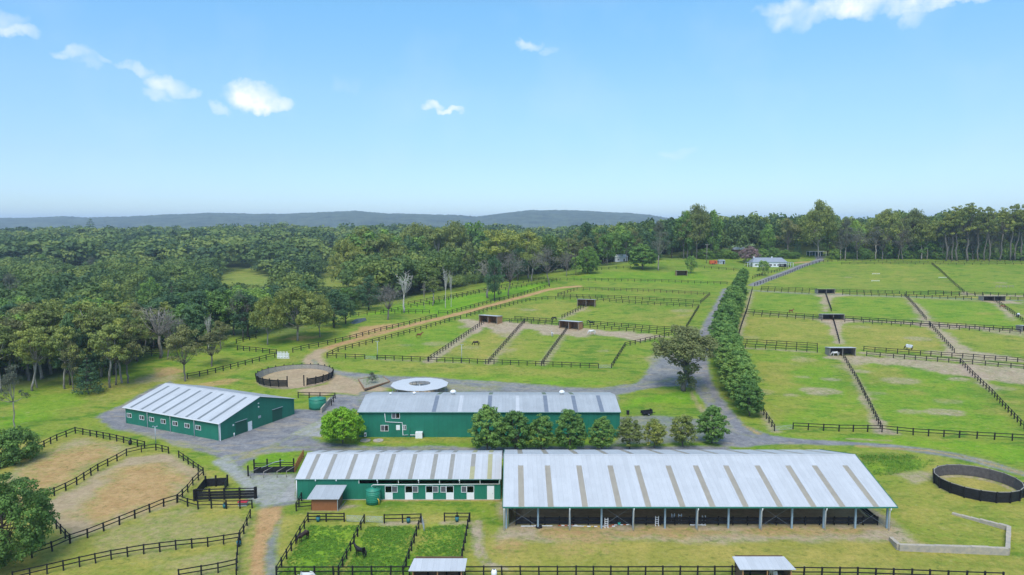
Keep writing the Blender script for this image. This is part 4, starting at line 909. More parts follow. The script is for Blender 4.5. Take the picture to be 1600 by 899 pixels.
# central paddocks
fence('black fence along the orange track beside the chestnut horse paddock', [(511, 558.5), (528.5, 550), (582, 536.5), (622, 526), (666, 514), (702, 503), (719.7, 499)], sp=3.2)
fence('black fence curving along the top of the upper paddock', [(729, 496), (761, 486), (809, 475), (828, 471), (856, 468.5), (880, 468), (902, 468.5), (933, 470), (983, 474.5), (1022.5, 477), (1062, 479), (1092, 481.5)], sp=3.2)
fence('black fence down the right side of the upper paddock', [(1092, 481.5), (1072, 514)], sp=3.2)
fence('black fence below the long grass strip', [(872, 464), (960, 467), (1094.7, 474.5)], sp=3.4)
fence('brownish fence round the far side of the long grass strip', [(871.5, 463), (901.7, 454), (970, 455), (1022.5, 457), (1109, 462), (1094.7, 474.5)], sp=3.2, m=simple('brown_timber', (.06, .035, .025), .8, 0, .3))
fence('black fence facing the loop road left of the light pole', [(511, 559.5), (540, 560.5), (570, 561.5)], sp=2.8)
gate('silver gate beside the light pole on the loop road', (571, 561.6), (588, 562.3))
fence('black fence along the front of the central paddocks', [(589, 562.3), (670, 565.5), (746, 568.5), (850, 572.5), (935, 576)], sp=3.0)
gate('silver gate at the right end of the central paddocks', (936, 576), (955, 575.5))
fence('black fence slanting up from the silver gate behind the big gum', [(955.6, 575.5), (976.6, 542), (1045, 526)], sp=3.0)
fence('lower black fence between the two open front shelters', [(798.5, 504), (873, 509)], sp=3.0); fence('upper black fence between the two open front shelters', [(804.6, 500), (863, 504.5)], sp=3.0)
fence('lower black fence right of the right open front shelter', [(911, 512), (1038, 522.5), (1070, 525)], sp=3.0); fence('upper black fence right of the right open front shelter', [(917.5, 507), (1038, 516.5), (1072, 519)], sp=3.0)
fence('black divider from the left plywood shelter to the front fence', [(759, 504), (668.6, 565.2)], sp=2.8); fence('black divider in the middle of the central paddocks', [(820, 503.5), (763, 569)], sp=2.8); fence('black divider from the right plywood shelter to the front fence', [(886.6, 515), (846, 572)], sp=2.8)
fence('black divider below the top plywood shelter', [(915, 480), (878, 498)], sp=3.0)
fence('black fence across the meadow below the cottage field', [(853, 440), (864, 439), (930, 439.5), (1001.5, 440.5), (1045, 441.5), (1136, 445)], sp=3.8)
fence('faint far fence in front of the cottage field trees', [(915, 426), (940, 422), (985, 419)], sp=5); fence('far fence from the round tree to the avenue', [(1089.5, 418.5), (1158, 424.5)], sp=4.5)
fence('short fence beside the left plywood shelter', [(784, 503), (796, 504)], sp=2.6)
# left of the orange track
fence('long black fence on the forest side of the orange track', [(640, 507.5), (595, 518), (547, 531), (512, 539), (483, 545), (457.6, 551)], sp=3.2)
fence('black fence behind the left stables going up to the white jumps', [(293, 592), (312, 588.5), (337, 583), (372, 574), (416, 562), (429.6, 559)], sp=3.0)
fence('black fence from the white jumps along the forest floor', [(371, 547.5), (400, 550), (432, 554)], sp=3.0); fence('short black fence at the forest edge behind the big round gum', [(369.5, 537), (400, 529.5)], sp=3.0)
fence('black fence continuing beside the track past the red soil', [(640, 507.5), (681.7, 496.5)], sp=3.2)
fence('black fence below the bright green paddock', [(685, 491.5), (699.5, 491.5), (728, 484), (773, 472), (809, 464), (844, 452), (858.6, 448.5)], sp=3.4)
fence('black fence on the far side of the bright green paddock', [(547.5, 496), (611.6, 487.5), (671, 476), (749, 458.5), (790, 454), (870, 440)], sp=3.8)
fence('short black fence among the trees left of the bright green paddock', [(595, 491), (628, 490), (671, 490)], sp=3.2)
fence('thin black fence behind the bright green paddock', [(637.8, 477), (694.8, 467), (756.5, 455), (850, 437)], sp=4.2)
fence('faint fence in the trees left of the stables', [(222.6, 557), (251.5, 556)], sp=3); fence('second faint fence in the trees left of the stables', [(224.8, 549), (248, 546)], sp=3)
fence('black pipe rail behind the wide green tank', [(466, 622), (500, 622.5), (524, 623), (518, 634)], sp=3.2)

# ------------------------------------------------------------ paddock shelters
def shelter(pxl, pxr, py, label, rot=0, wall=None, inner=None, depth=3.6, hf=2.6, hb=2.2, rm=None, bays=2, oh=.35, group=None):
    x, y = at((pxl + pxr) / 2, py); xa, ya = at(pxl, py); xb, yb = at(pxr, py); w = (xb - xa) / max(.5, math.cos(rot)); z = hz(x, y)
    r = empty('horse_shelter', (x, y, z), rot); tag(r, label, 'horse shelter', group)
    wall = wall or M_PLY; inner = inner or M_PLYIN
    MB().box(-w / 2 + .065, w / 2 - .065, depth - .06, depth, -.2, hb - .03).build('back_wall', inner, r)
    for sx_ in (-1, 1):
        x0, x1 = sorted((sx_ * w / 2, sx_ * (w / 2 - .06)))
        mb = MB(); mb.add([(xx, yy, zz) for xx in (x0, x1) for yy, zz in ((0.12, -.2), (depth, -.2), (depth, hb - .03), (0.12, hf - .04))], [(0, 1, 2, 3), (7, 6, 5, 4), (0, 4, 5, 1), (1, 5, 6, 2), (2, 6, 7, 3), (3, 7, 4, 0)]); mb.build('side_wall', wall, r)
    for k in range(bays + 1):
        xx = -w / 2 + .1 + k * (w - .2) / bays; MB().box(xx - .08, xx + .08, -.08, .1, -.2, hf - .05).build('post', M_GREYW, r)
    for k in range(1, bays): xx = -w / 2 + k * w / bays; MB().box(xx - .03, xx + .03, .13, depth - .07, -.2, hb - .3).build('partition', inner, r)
    V = [(-w / 2 - .2, -oh, hf + .02), (w / 2 + .2, -oh, hf + .02), (w / 2 + .2, depth + .2, hb), (-w / 2 - .2, depth + .2, hb)]
    MB().add(V + [(a, b_, c_ + .09) for a, b_, c_ in V], [(3, 2, 1, 0), (4, 5, 6, 7), (0, 1, 5, 4), (1, 2, 6, 5), (2, 3, 7, 6), (3, 0, 4, 7)]).build('roof', rm or M_ROOF, r)
    return r
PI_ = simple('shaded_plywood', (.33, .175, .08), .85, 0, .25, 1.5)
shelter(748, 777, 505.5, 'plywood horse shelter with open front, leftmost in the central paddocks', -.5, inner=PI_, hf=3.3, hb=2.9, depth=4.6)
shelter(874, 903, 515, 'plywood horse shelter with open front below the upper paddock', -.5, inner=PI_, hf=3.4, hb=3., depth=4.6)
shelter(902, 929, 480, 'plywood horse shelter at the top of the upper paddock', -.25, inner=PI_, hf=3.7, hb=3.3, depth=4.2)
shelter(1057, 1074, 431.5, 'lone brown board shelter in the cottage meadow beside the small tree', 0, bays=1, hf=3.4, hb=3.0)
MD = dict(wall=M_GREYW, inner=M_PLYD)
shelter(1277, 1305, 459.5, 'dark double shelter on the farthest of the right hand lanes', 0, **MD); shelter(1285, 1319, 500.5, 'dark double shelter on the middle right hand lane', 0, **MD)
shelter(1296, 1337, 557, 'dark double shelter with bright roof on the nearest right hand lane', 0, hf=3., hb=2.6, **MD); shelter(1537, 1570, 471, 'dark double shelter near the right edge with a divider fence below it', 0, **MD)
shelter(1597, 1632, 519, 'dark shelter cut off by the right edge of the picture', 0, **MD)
def yz(py, z):
    d = ray(800, py); return (z - CAM_H) / d[2] * d[1]
def front_shelter(c, label, fy, py0, py1):
    """roof plan corners given as seen in the photograph"""
    zf, zb = 2.5, 2.9; Yf, Yb = yz(py0, zf), yz(py1, zb)
    xa0, xa1, xb0, xb1 = [xat(c[i], Y_, z) for i, Y_, z in ((0, Yf, zf), (1, Yf, zf), (2, Yb, zb), (3, Yb, zb))]
    r = empty('horse_shelter', (xa0, Yf, 0)); tag(r, label, 'horse shelter')
    V = [(xa0, Yf, zf), (xa1, Yf, zf), (xb1, Yb, zb), (xb0, Yb, zb)]; V = [(a - xa0, b_ - Yf, c_) for a, b_, c_ in V]
    MB().add(V + [(a, b_, c_ + .08) for a, b_, c_ in V], [(3, 2, 1, 0), (4, 5, 6, 7), (0, 1, 5, 4), (1, 2, 6, 5), (2, 3, 7, 6), (3, 0, 4, 7)]).build('roof', M_ROOF, r)
    w = xa1 - xa0
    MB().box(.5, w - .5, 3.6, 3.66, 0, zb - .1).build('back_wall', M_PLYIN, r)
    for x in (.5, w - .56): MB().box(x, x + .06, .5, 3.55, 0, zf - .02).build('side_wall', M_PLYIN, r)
    for x in (.5, w / 2, w - .6): MB().box(x, x + .14, .3, .44, 0, zf - .02).build('post', M_PLY, r)
    return r
front_shelter((638, 726.5, 647, 730), 'silver roofed shelter at the bottom edge below the third horse pen', 0, 893, 873.5)
front_shelter((1156, 1244, 1144, 1225), 'silver roofed shelter at the bottom edge in front of the arena', 0, 891, 870.5)

# ------------------------------------------------------------ pens, wash bay, kerb wall, garden, small things
def panel(mb, a, b_, z0, z1, t=.05): mb.bar((a[0], a[1], (z0 + z1) / 2), (b_[0], b_[1], (z0 + z1) / 2), t, z1 - z0)
pen = empty('panelled_pen', (*at(307, 782), 0)); tag(pen, 'black rubber panelled pen with bright gap lines beside the concrete path', 'pen')
o = Vector(at(307, 782)); pl = lambda px, py: tuple(Vector(at(px, py)) - o)
fl, fr, bl, bR = pl(306, 782), pl(400, 779), pl(322, 761), pl(356, 759)
m_ = MB()
for z0, z1 in ((.15, .62), (.68, 1.15), (1.2, 1.6)): panel(m_, fl, fr, z0, z1)
m_.bar((*fl, 2.0), (*fr, 1.95), .12, .16); m_.build('front_panel', M_BLACKR, pen)
m_ = MB(); panel(m_, bl, bR, .1, 1.6); m_.build('back_panel', M_BLACKR, pen); m_ = MB(); panel(m_, fl, bl, .1, 1.9); m_.build('side_panel', M_BLACKR, pen); m_ = MB(); panel(m_, bR, pl(351, 768), .1, 1.8); m_.build('side_panel', M_BLACKR, pen)
for px, py in ((304, 783), (307, 782), (328, 781.5), (351, 780.5), (375, 780), (399, 779), (401, 778.5), (322, 761), (338, 760), (356, 759)):
    q = pl(px, py); MB().box(-.13, .13, -.13, .13, 0, 2.2).build('post', M_BLACK, pen, loc=(q[0], q[1] - .12, 0))
wb = empty('wash_bay', (*at(398, 743), 0)); tag(wb, 'black wash bay with tall posts and four silver rails, left of the centre stables', 'wash bay')
o = Vector(at(398, 743)); a, b_ = pl(397, 740), pl(459, 738.5)
m_ = MB(); panel(m_, a, b_, .15, 1.35); m_.build('back_panel', M_BLACKR, wb)
m_ = MB()
for z in (1.7, 2.1): m_.bar((*a, z), (*b_, z), .07, .14)
m_.build('rail', M_BLACK, wb)
for k, t_ in enumerate((0, .33, .66, 1.)):
    x, y = a[0] + (b_[0] - a[0]) * t_, a[1] + (b_[1] - a[1]) * t_; MB().box(-.12, .12, -.12, .12, 0, 2.9).build('post', M_BLACK, wb, loc=(x, y + .15, 0))
    xx = x + .25 if k < 3 else x - .6
    MB().tube([(xx + .9, y, 1.3), (xx, y - 2.6, 1.25), (xx, y - 2.6, 0)], .07, 8).build('dividing_rail', M_GREYW, wb, True)
MB().box(-.12, .12, -.12, .12, 0, 2.2).build('post', M_BLACK, wb, loc=(a[0] - .6, a[1] - 1.5, 0))
MB().tube([(1.2, .4, 1.4), (3.5, 1., 2.3), (5.5, 1.2, 2.7)], .05, 6).build('hose_boom', M_GALV, wb, True)
fence('orange timber ramp rail at the left end of the centre stables', [(461, 738), (474, 715)], h=1.6, sp=1.1, m=simple('orange_timber', (.30, .13, .045), .8, 0, .25), rails=3)

def small(px, py, name, label, cat, builder, rz=0, group=None):
    x, y = at(px, py); r = empty(name, (x, y, hz(x, y)), rz); tag(r, label, cat, group); builder(r); return r
small(380, 790, 'feed_bin', 'red topped feed bin by the black fence below the panelled pen', 'bin', lambda r: (MB().box(-.75, .75, -.4, .4, .0, .7).build('bin_body', M_GALV, r), MB().box(-.85, .85, -.5, .5, .7, .82).build('lid', M_RED, r)))
def bucket(r, m=M_TEAL):
    MB().lathe([(.26, .1), (.34, .8)], 14).build('tub', m, r, True); MB().box(-.3, .3, .28, .36, .2, 1.0).build('hook_frame', M_BLACK, r)
for px, py, lb in ((351, 794, 'teal feed tub hung on the fence below the panelled pen'), (373, 853, 'teal feed tub on the fence beside the orange track'), (497, 815, 'teal feed tub on the fence at the head of the first horse pen'), (638, 817, 'teal feed tub on the fence at the head of the second horse pen'), (714, 815, 'teal feed tub on the fence at the head of the third horse pen')):
    small(px, py + .6, 'feed_tub', lb, 'feed tub', bucket)
small(203, 695.5, 'feed_tub', 'dark feed tub on the top fence of the upper left sand yard', 'feed tub', lambda r: bucket(r, M_BLACKR))
small(772, 903, 'plastic_drum', 'round white drum standing below the long bottom fence', 'drum', lambda r: (MB().lathe([(.4, 0), (.42, .9), (.25, 1.2)], 16).build('drum_body', M_WHITE, r, True), MB().lathe([(.1, 1.2), (.1, 1.28)], 10).build('cap', M_BLACK, r)))
def light_pole(px, py, h, label, arm=True):
    def b(r):
        MB().tube([(0, 0, -.2), (0, 0, h)], [.10, .07], 10).build('pole', M_GALV, r, True)
        if arm: MB().bar((-.5, 0, h), (.5, 0, h), .07).build('cross_arm', M_GALV, r); MB().box(-.6, -.3, -.15, .15, h + .03, h + .15).build('lamp_head', M_GALV, r); MB().box(.3, .6, -.15, .15, h + .03, h + .15).build('lamp_head', M_GALV, r)
    small(px, py, 'light_pole', label, 'light pole', b)
light_pole(243.5, 693, 3.9, 'thin silver light pole between the left stables and the sand yards'); light_pole(590, 562, 6.3, 'silver light pole beside the silver gate on the loop road'); light_pole(721.5, 567, 6.2, 'silver light pole in the front fence of the central paddocks')
def upole(px, py, h, label):
    def b(r):
        MB().tube([(0, 0, -.3), (0, 0, h)], [.2, .14], 8).build('pole', M_GREYW, r, True); MB().bar((-1.3, 0, h - .7), (1.3, 0, h - .7), .14).build('cross_arm', M_GREYW, r)
        for x in (-1.1, 0, 1.1): MB().tube([(x, 0, h - .6), (x, 0, h - .35)], .07, 6).build('insulator', M_WHITE, r)
    small(px, py, 'power_pole', label, 'power pole', b)
upole(1104, 412, 14, 'pale power pole in front of the trees left of the cottage')
# planted bed
M_SOIL = simple('mulch', (.26, .24, .17), .9, 0, .35, 2)
gb = empty('garden_bed', (*at(582, 600), hz(*at(582, 600)) + .1)); tag(gb, 'diamond shaped garden bed edged with brown sleepers beside the horse walker', 'garden bed')
o = Vector(at(582, 600)); C4 = [pl(560, 593.5), pl(570, 612), pl(609, 597.5), pl(596, 586)]
for i in range(4):
    a, b_ = C4[i], C4[(i + 1) % 4]; MB().bar((*a, .2), (*b_, .2), .25, .42).build('sleeper_edge', M_SLEEP, gb)
MB().add([(*c, .28) for c in C4] + [(*c, .1) for c in C4], [(0, 1, 2, 3), (7, 6, 5, 4)]).build('soil', M_SOIL, gb)
# ramp wall by the tank
rw = MB(); q1, q2 = at(502, 646), at(516, 629); rw.bar((*q1, .7), (*q2, .9), .35, 1.8); tag(rw.build('retaining_wall', M_CONC), 'pale concrete wall beside the wide green tank', 'wall')
# long low concrete wall
kw = MB(); pts = [at(1392, 845), at(1404, 860), at(1574, 867), at(1576, 829), at(1488, 803.5)]
hs = [.6, 1.0, 1.15, .8, .25]
for i in range(4):
    a, b_ = pts[i], pts[i + 1]; n = 6
    for k in range(n):
        p = [a[0] + (b_[0] - a[0]) * k / n, a[1] + (b_[1] - a[1]) * k / n]; q = [a[0] + (b_[0] - a[0]) * (k + 1) / n, a[1] + (b_[1] - a[1]) * (k + 1) / n]
        h = hs[i] + (hs[i + 1] - hs[i]) * (k + .5) / n + rng.normal(0, .03); kw.bar((*p, h / 2 - .15), (*q, h / 2 - .15), .62 + rng.normal(0, .03), h + .3)
tag(kw.build('retaining_wall', M_CONC), 'low stained concrete wall round a grass platform at lower right', 'wall')
# jump poles and stands by the arena
JC = [simple('jump_red', (.45, .09, .03), .5), M_WHITE, M_YEL, simple('jump_green', (.03, .3, .2), .5)]
def jump_pole(px, py, L, rz, ci, label, group='striped jump poles lying along the arena'):
    x, y = at(px, py); r = empty('jump_pole', (x, y, .07), rz); tag(r, label, 'jump pole', group)
    n = 6
    for k in range(n): MB().tube([(L * k / n, 0, 0), (L * (k + 1) / n, 0, 0)], .08, 8).build('band', JC[1] if k % 2 else JC[ci], r, True)
for px, py, L, rz, ci in ((814, 823, 3.2, .02, 1), (835, 822.5, 3, .0, 1), (872, 822, 3.2, .03, 0), (893, 822.7, 3.6, -.03, 1), (912, 823.5, 3.4, .02, 2), (930, 823, 3.3, .0, 0), (955, 821.2, 3, .05, 0), (1190, 818.5, 3.2, .0, 2), (1078, 821, 2.6, .0, 1), (1304, 818, 2.6, -.02, 2), (1315, 818.4, 2.6, .1, 0)):
    jump_pole(px, py, L, rz, ci, 'striped jump pole lying on the soil under the front eave of the arena')
def jump_stand(r, h=1.6, w=.5):
    for x in (0, w):
        p = MB().box(x - .05, x + .05, -.05, .05, 0, h).build('upright', M_WHITE, r); MB().box(x - .06, x + .06, -.35, .35, 0, .06).build('foot', M_WHITE, p)
    for k in range(4): MB().box(.06, w - .06, -.03, .03, .3 + k * .33, .38 + k * .33).build('rung', M_WHITE, r)
for px, py, lb in ((945, 824, 'white jump stand leaning by the fourth arena post'), (1024, 821, 'lone white jump stand near the middle of the arena front'), (1049, 817, 'white rung jump stand left of its twin near the middle posts'), (1060, 817.5, 'white rung jump stand right of its twin near the middle posts'), (1097, 820, 'white jump stand standing near the seventh arena post')):
    small(px, py, 'jump_stand', lb, 'jump stand', jump_stand)
small(967, 820.5, 'bucket', 'turquoise bucket on the soil inside the arena front', 'bucket', lambda r: (MB().lathe([(.2, 0), (.3, .45)], 14).build('pail', simple('turquoise', (.03, .4, .33), .5), r, True), MB().tube([(-.28, 0, .4), (-.15, 0, .65), (.15, 0, .65), (.28, 0, .4)], .015, 5).build('handle', M_GALV, r)))
small(842, 824.5, 'tyre', 'black tyre lying by the second arena post', 'tyre', lambda r: (MB().tube([(.42 * math.cos(a), .42 * math.sin(a), .15) for a in np.linspace(0, 6.2832, 17)], .16, 8).build('tread', M_BLACKR, r, True)))
def jump_wing(r):
    for x in (0, .9): MB().box(x - .05, x + .05, -.05, .05, 0, 1.9).build('upright', M_WHITE, r)
    for k in range(5): MB().box(.07, .83, -.03, .03, .35 + k * .33, .47 + k * .33).build('slat', M_WHITE, r)
    MB().box(-.1, 1., -.3, .3, .0, .07).build('foot', M_WHITE, r)
for k in range(8):
    small(433.5 + (k % 4) * 4.8, 560 - (k // 4) * 2.4, 'jump_wing', 'white slatted jump wing in the huddle at the fence corner above the round yard', 'jump wing', jump_wing, .2 - .15 * k, 'huddled white jump wings')
def trailer(r):
    MB().box(-1.5, 1.2, -.8, .8, .45, .6).build('chassis', M_BLACK, r)
    b = MB(); [b.box(*q) for q in ((-1.5, 1.2, -.8, -.74, .62, 1.15), (-1.5, 1.2, .74, .8, .62, 1.15), (-1.5, -1.44, -.73, .73, .62, 1.15), (1.14, 1.2, -.73, .73, .62, 1.5))]; b.build('tray', M_BLACKR, r)
    MB().bar((1.2, 0, .5), (2.4, 0, .5), .12).build('drawbar', M_BLACK, r)
    for y in (-.95, .95): wq = MB().tube([(0, y - .1, .35), (0, y + .1, .35)], .35, 16).build('wheel', M_BLACKR, r, True); MB().tube([(0, y - .12, .35), (0, y + .12, .35)], .16, 10).build('rim', M_GALV, wq)
small(1011, 648.5, 'farm_trailer', 'black box trailer parked on grass right of the machinery shed', 'trailer', trailer, .3)
small(981, 648, 'rubbish_bin', 'small black wheelie bin near the right end of the machinery shed', 'bin', lambda r: (MB().prism([(-.3, 0), (.3, 0), (.36, 1), (-.36, 1)], -.3, .3).build('bin_body', M_BLACKR, r), MB().box(-.4, .4, -.36, .36, 1, 1.08).build('lid', M_BLACK, r)))
for px, lb in ((571, 'round concrete tank lid nearer the bright green tree'), (591, 'round concrete tank lid farther from the bright green tree')):
    small(px, 689, 'tank_lid', lb, 'tank lid', lambda r: (MB().lathe([(1.2, 0), (1.2, .16)], 24).build('slab', M_CONC, r), MB().lathe([(.3, .165), (.3, .22)], 12).build('hatch', M_GALV, r)))
for px, py, lb in ((607, 492, 'grey boulder nearest the grey tree'), (598, 494, 'pale boulder by the little fence in the trees'), (650, 490, 'grey boulder at the end of the little fence')): pass

# ------------------------------------------------------------ cottage and far buildings
cx, cy = at(1203, 417.5); cz = hz(cx, cy)
ct = empty('cottage', (cx, cy, cz - .1), -.04); tag(ct, 'white weatherboard cottage with grey roof and verandas at both ends', 'house')
sc = cy / FPX; wL = 52 * sc; dC = 9.5; eC, rC = 3.5, 6.4
hs_ = MB().box(-wL / 2, wL / 2, 0, dC, -.3, eC).build('wall', M_CLAD, ct)
def hip(x0, x1, y0, y1, z0, z1, ov=.5, ins=None):
    ins = ins or (y1 - y0) / 2 * .55; ym = (y0 + y1) / 2; x0 -= ov; x1 += ov; y0 -= ov; y1 += ov
    return MB().add([(x0, y0, z0), (x1, y0, z0), (x1, y1, z0), (x0, y1, z0), (x0 + ins, ym, z1), (x1 - ins, ym, z1)], [(0, 3, 2, 1), (0, 1, 5, 4), (1, 2, 5), (2, 3, 4, 5), (3, 0, 4)])
cr = hip(-wL / 2, wL / 2, 0, dC, eC, rC).build('roof', M_ROOFC, ct)
for x in (-wL * .42, wL * .12): MB().box(x, x + .8, dC / 2 + 1.2, dC / 2 + 1.9, rC - 1.2, rC + .6).build('chimney', M_WHITE, cr)
for x in np.linspace(-wL * .42, wL * .36, 8): window(ct, float(x), .9, 1.6, 1.3)
d = MB().box(-.5, .5, -.08, 0, 0, 2.1).build('door', M_DARK, ct); MB().box(.32, .4, -.12, -.08, 1., 1.12).build('handle', M_GALV, d)
for sgn in (-1, 1):
    xo = sgn * (wL / 2 + 4.2); x0, x1 = sorted((sgn * (wL / 2 + .5), xo)); V = [(x0, -.8, eC - .35), (x1, -.8, eC - .35), (x1, 5.5, eC - .35), (x0, 5.5, eC - .35)]
    v = MB().add(V + [(a, b_, c_ + .12) for a, b_, c_ in V], [(3, 2, 1, 0), (4, 5, 6, 7), (0, 1, 5, 4), (1, 2, 6, 5), (2, 3, 7, 6), (3, 0, 4, 7)]).build('veranda_roof', M_ROOFC, ct)
    for x in (x0 + .2, (x0 + x1) / 2, x1 - .2):
        for y in (-.7, 5.3): MB().box(x - .1, x + .1, y - .1, y + .1, -.3, eC - .36).build('post', M_WHITE, v)
MB().box(wL / 2 - 5.5, wL / 2 - .2, -.05, -.005, .1, 2.4).build('carport_shade_panel', M_DARK, ct)  # near-black panel on the solid wall, stands in for the carport's shade
def hut(px, py, w, d, e, r_, wm, rm, label, cat='shed', name='shed', rz=0):
    x, y = at(px, py); r = empty(name, (x, y, hz(x, y)), rz); tag(r, label, cat)
    MB().box(-w / 2, w / 2, 0, d, -.3, e).build('wall', wm, r); hip(-w / 2, w / 2, 0, d, e, r_, .35, .6).build('roof', rm, r)
    window(r, -w / 4, .9, 1.2, 1.); dd = MB().box(w / 6, w / 6 + .95, -.06, 0, 0, 2.05).build('door', M_DARK, r); MB().box(w / 6 + .75, w / 6 + .82, -.1, -.06, 1, 1.1).build('handle', M_GALV, dd)
    return r
hut(1128, 413, 4.4, 3.5, 2.4, 3.1, M_GALV, M_ROOFC, 'small grey shed right beside the orange horse float')
def float_(r):
    pr = [(-2.6, .5), (2.6, .5), (2.6, 2.3), (2.2, 2.8), (-2.2, 2.8), (-2.6, 2.3)]
    MB().prism(pr, 0, 2.3).build('body', M_ORANGE, r); MB().box(.6, 1.8, -.03, 0, 1.4, 2.1).build('window', M_GLASS, r)
    for x in (-.6, .5): MB().tube([(x, -.05, .45), (x, .2, .45)], .42, 16).build('wheel', M_BLACKR, r, True)
    MB().bar((2.6, 1.1, .6), (4, 1.1, .6), .12).build('drawbar', M_GALV, r)
small(1115, 413.5, 'horse_float', 'orange box float with rounded roof parked at the edge of the cottage lawn', 'horse float', float_)
hut(941, 411, 10, 7, 3.2, 5.4, M_CLAD, M_WHITE, 'white roofed house peeping through the trees left of the bright green tree', 'house', 'house')
hut(971, 409, 9, 7, 3.2, 5.2, M_CLAD, M_WHITE, 'white roofed house peeping through the trees just behind the bright green tree', 'house', 'house')
def carport(r):
    MB().box(-6.5, 6.5, 0, 6, 3.4, 3.6).build('roof', M_CREAM, r)
    for x in (-6.2, -2, 2, 6.2):
        for y in (.2, 5.8): MB().box(x - .12, x + .12, y - .12, y + .12, -.3, 3.4).build('post', M_WHITE, r)
    MB().box(-6.3, 6.3, 5.9, 5.95, 0, 3.38).build('back_wall', M_DGREEN, r)
small(1278, 400.5, 'carport', 'pale roofed carport at the far end of the cottage drive', 'carport', carport)
def cabin(r):
    MB().box(-5, 5, 0, 6, -.3, 3).build('wall', M_PLYIN, r); hip(-5, 5, 0, 6, 3, 4.8, .4).build('roof', M_CLAD, r)
small(1157, 396, 'house', 'brown house with pale roof hidden in the trees left of the pink blossom tree', 'house', cabin)
small(1263, 407, 'garden_sign', 'yellow marker board beside the cottage drive entrance', 'sign', lambda r: (MB().box(5.3, 6.6, -.05, .05, .6, 2.2).build('board', M_YEL, r), MB().box(5.85, 6.05, .05, .15, 0, 1.8).build('post', M_GREYW, r))) if False else None
# jumps left in the far field
def low_jump(r, w=4.5):
    for x in (0, w): MB().box(x - .06, x + .06, -.06, .06, 0, .8).build('upright', M_WHITE, r)
    for z in (.3, .65): MB().tube([(.06, -.02, z), (w - .06, -.02, z)], .06, 6).build('pole', M_WHITE, r)
for px, py, lb in ((1363, 429, 'farther low white jump in the wide right field'), (1362, 440, 'nearer low white jump in the wide right field'), (1467, 435, 'low white jump beside the far divider fence')): small(px, py, 'low_jump', lb, 'jump', low_jump)
def yard_rail(r):
    for x in np.linspace(0, 9, 6): MB().box(x - .07, x + .07, -.07, .07, 0, 1.4).build('post', M_GREYW, r)
    for z in (.7, 1.3): MB().box(-.1, 9.1, -.1, -.07, z, z + .12).build('rail', M_GREYW, r)
small(1556, 450, 'loading_rail', 'low dark timber jump frame in the field at the right edge', 'jump', yard_rail, -.1)
# pond
pp = [at(*p) for p in ((546, 505), (556, 499), (571, 497), (573, 501), (562, 505), (552, 507))]
mw, tw, bw_ = new_mat('water'); bw_.inputs['Base Color'].default_value = (.10, .12, .13, 1); bw_.inputs['Roughness'].default_value = .12
V = [(x, y, hz(x, y) + .12) for x, y in pp]; me = MB().add(V, [tuple(range(len(V)))]).build('water', mw); tag(me, kind='structure')

# ------------------------------------------------------------ trees
def leaves(cl, n_per, size, r_, thick=.55, up=.25):
    """cl: array of clump rows (x,y,z,rx,ry,rz). Small leaf-spray faces spread through each clump's outer volume."""
    cl = np.asarray(cl, float); n = len(cl); idx = np.repeat(np.arange(n), n_per); k = len(idx)
    d = r_.normal(size=(k, 3)); d /= np.linalg.norm(d, axis=1)[:, None]
    d[:, 2] = np.where((d[:, 2] < -.3) & (r_.random(k) < .6), -d[:, 2], d[:, 2])
    rad = (1 - thick * r_.random(k) ** 1.6)[:, None]
    c = cl[idx, :3] + d * cl[idx, 3:6] * rad
    nrm = d + r_.normal(0, .45, (k, 3)) + np.array([0, 0, up]); nrm /= np.linalg.norm(nrm, axis=1)[:, None]
    a = np.cross(nrm, r_.normal(size=(k, 3))); a /= np.linalg.norm(a, axis=1)[:, None]; b = np.cross(nrm, a)
    s = size * (0.55 + .9 * r_.random(k))[:, None]
    V = np.stack([c - a * s * .5, c + b * s * .42, c + a * s * .5, c - b * s * .42], 1).reshape(-1, 3)
    V += r_.normal(0, size * .06, V.shape)
    Q = np.arange(k * 4).reshape(-1, 4)
    crn = r_.random(n)
    rnd = np.clip(.62 * crn[idx] + .38 * r_.random(k), 0, 1)
    return V, Q, rnd
def limb(mb, a, b, r0, r1, rr, n=4, sag=.12, sides=6):
    a, b = np.array(a, float), np.array(b, float); L = np.linalg.norm(b - a); pts = []
    off = rr.normal(0, sag * L * .5, 3)
    for i in range(n + 1): t = i / n; pts.append(tuple(a + (b - a) * t + off * math.sin(t * math.pi) + (rr.normal(0, .02 * L, 3) if 0 < i < n else 0)))
    mb.tube(pts, [r0 + (r1 - r0) * i / n for i in range(n + 1)], sides)
PROTO = {}
def proto(kind, seed, lm, bm, kindfn, leaf, nper):
    rr = np.random.default_rng(seed); mb = MB(); cl = kindfn(mb, rr)
    me = bpy.data.meshes.new('trunk'); me.from_pydata(mb.v, [], mb.f); me.materials.append(bm); me.polygons.foreach_set('use_smooth', [True] * len(me.polygons))
    V, Q, rnd = leaves(cl, nper, leaf, rr) if len(cl) else (None, None, None)
    cm_ = mesh_np('crown', V, Q, lm, rnd) if V is not None else None
    PROTO.setdefault(kind, []).append((me, cm_, np.asarray(cl) if len(cl) else None))
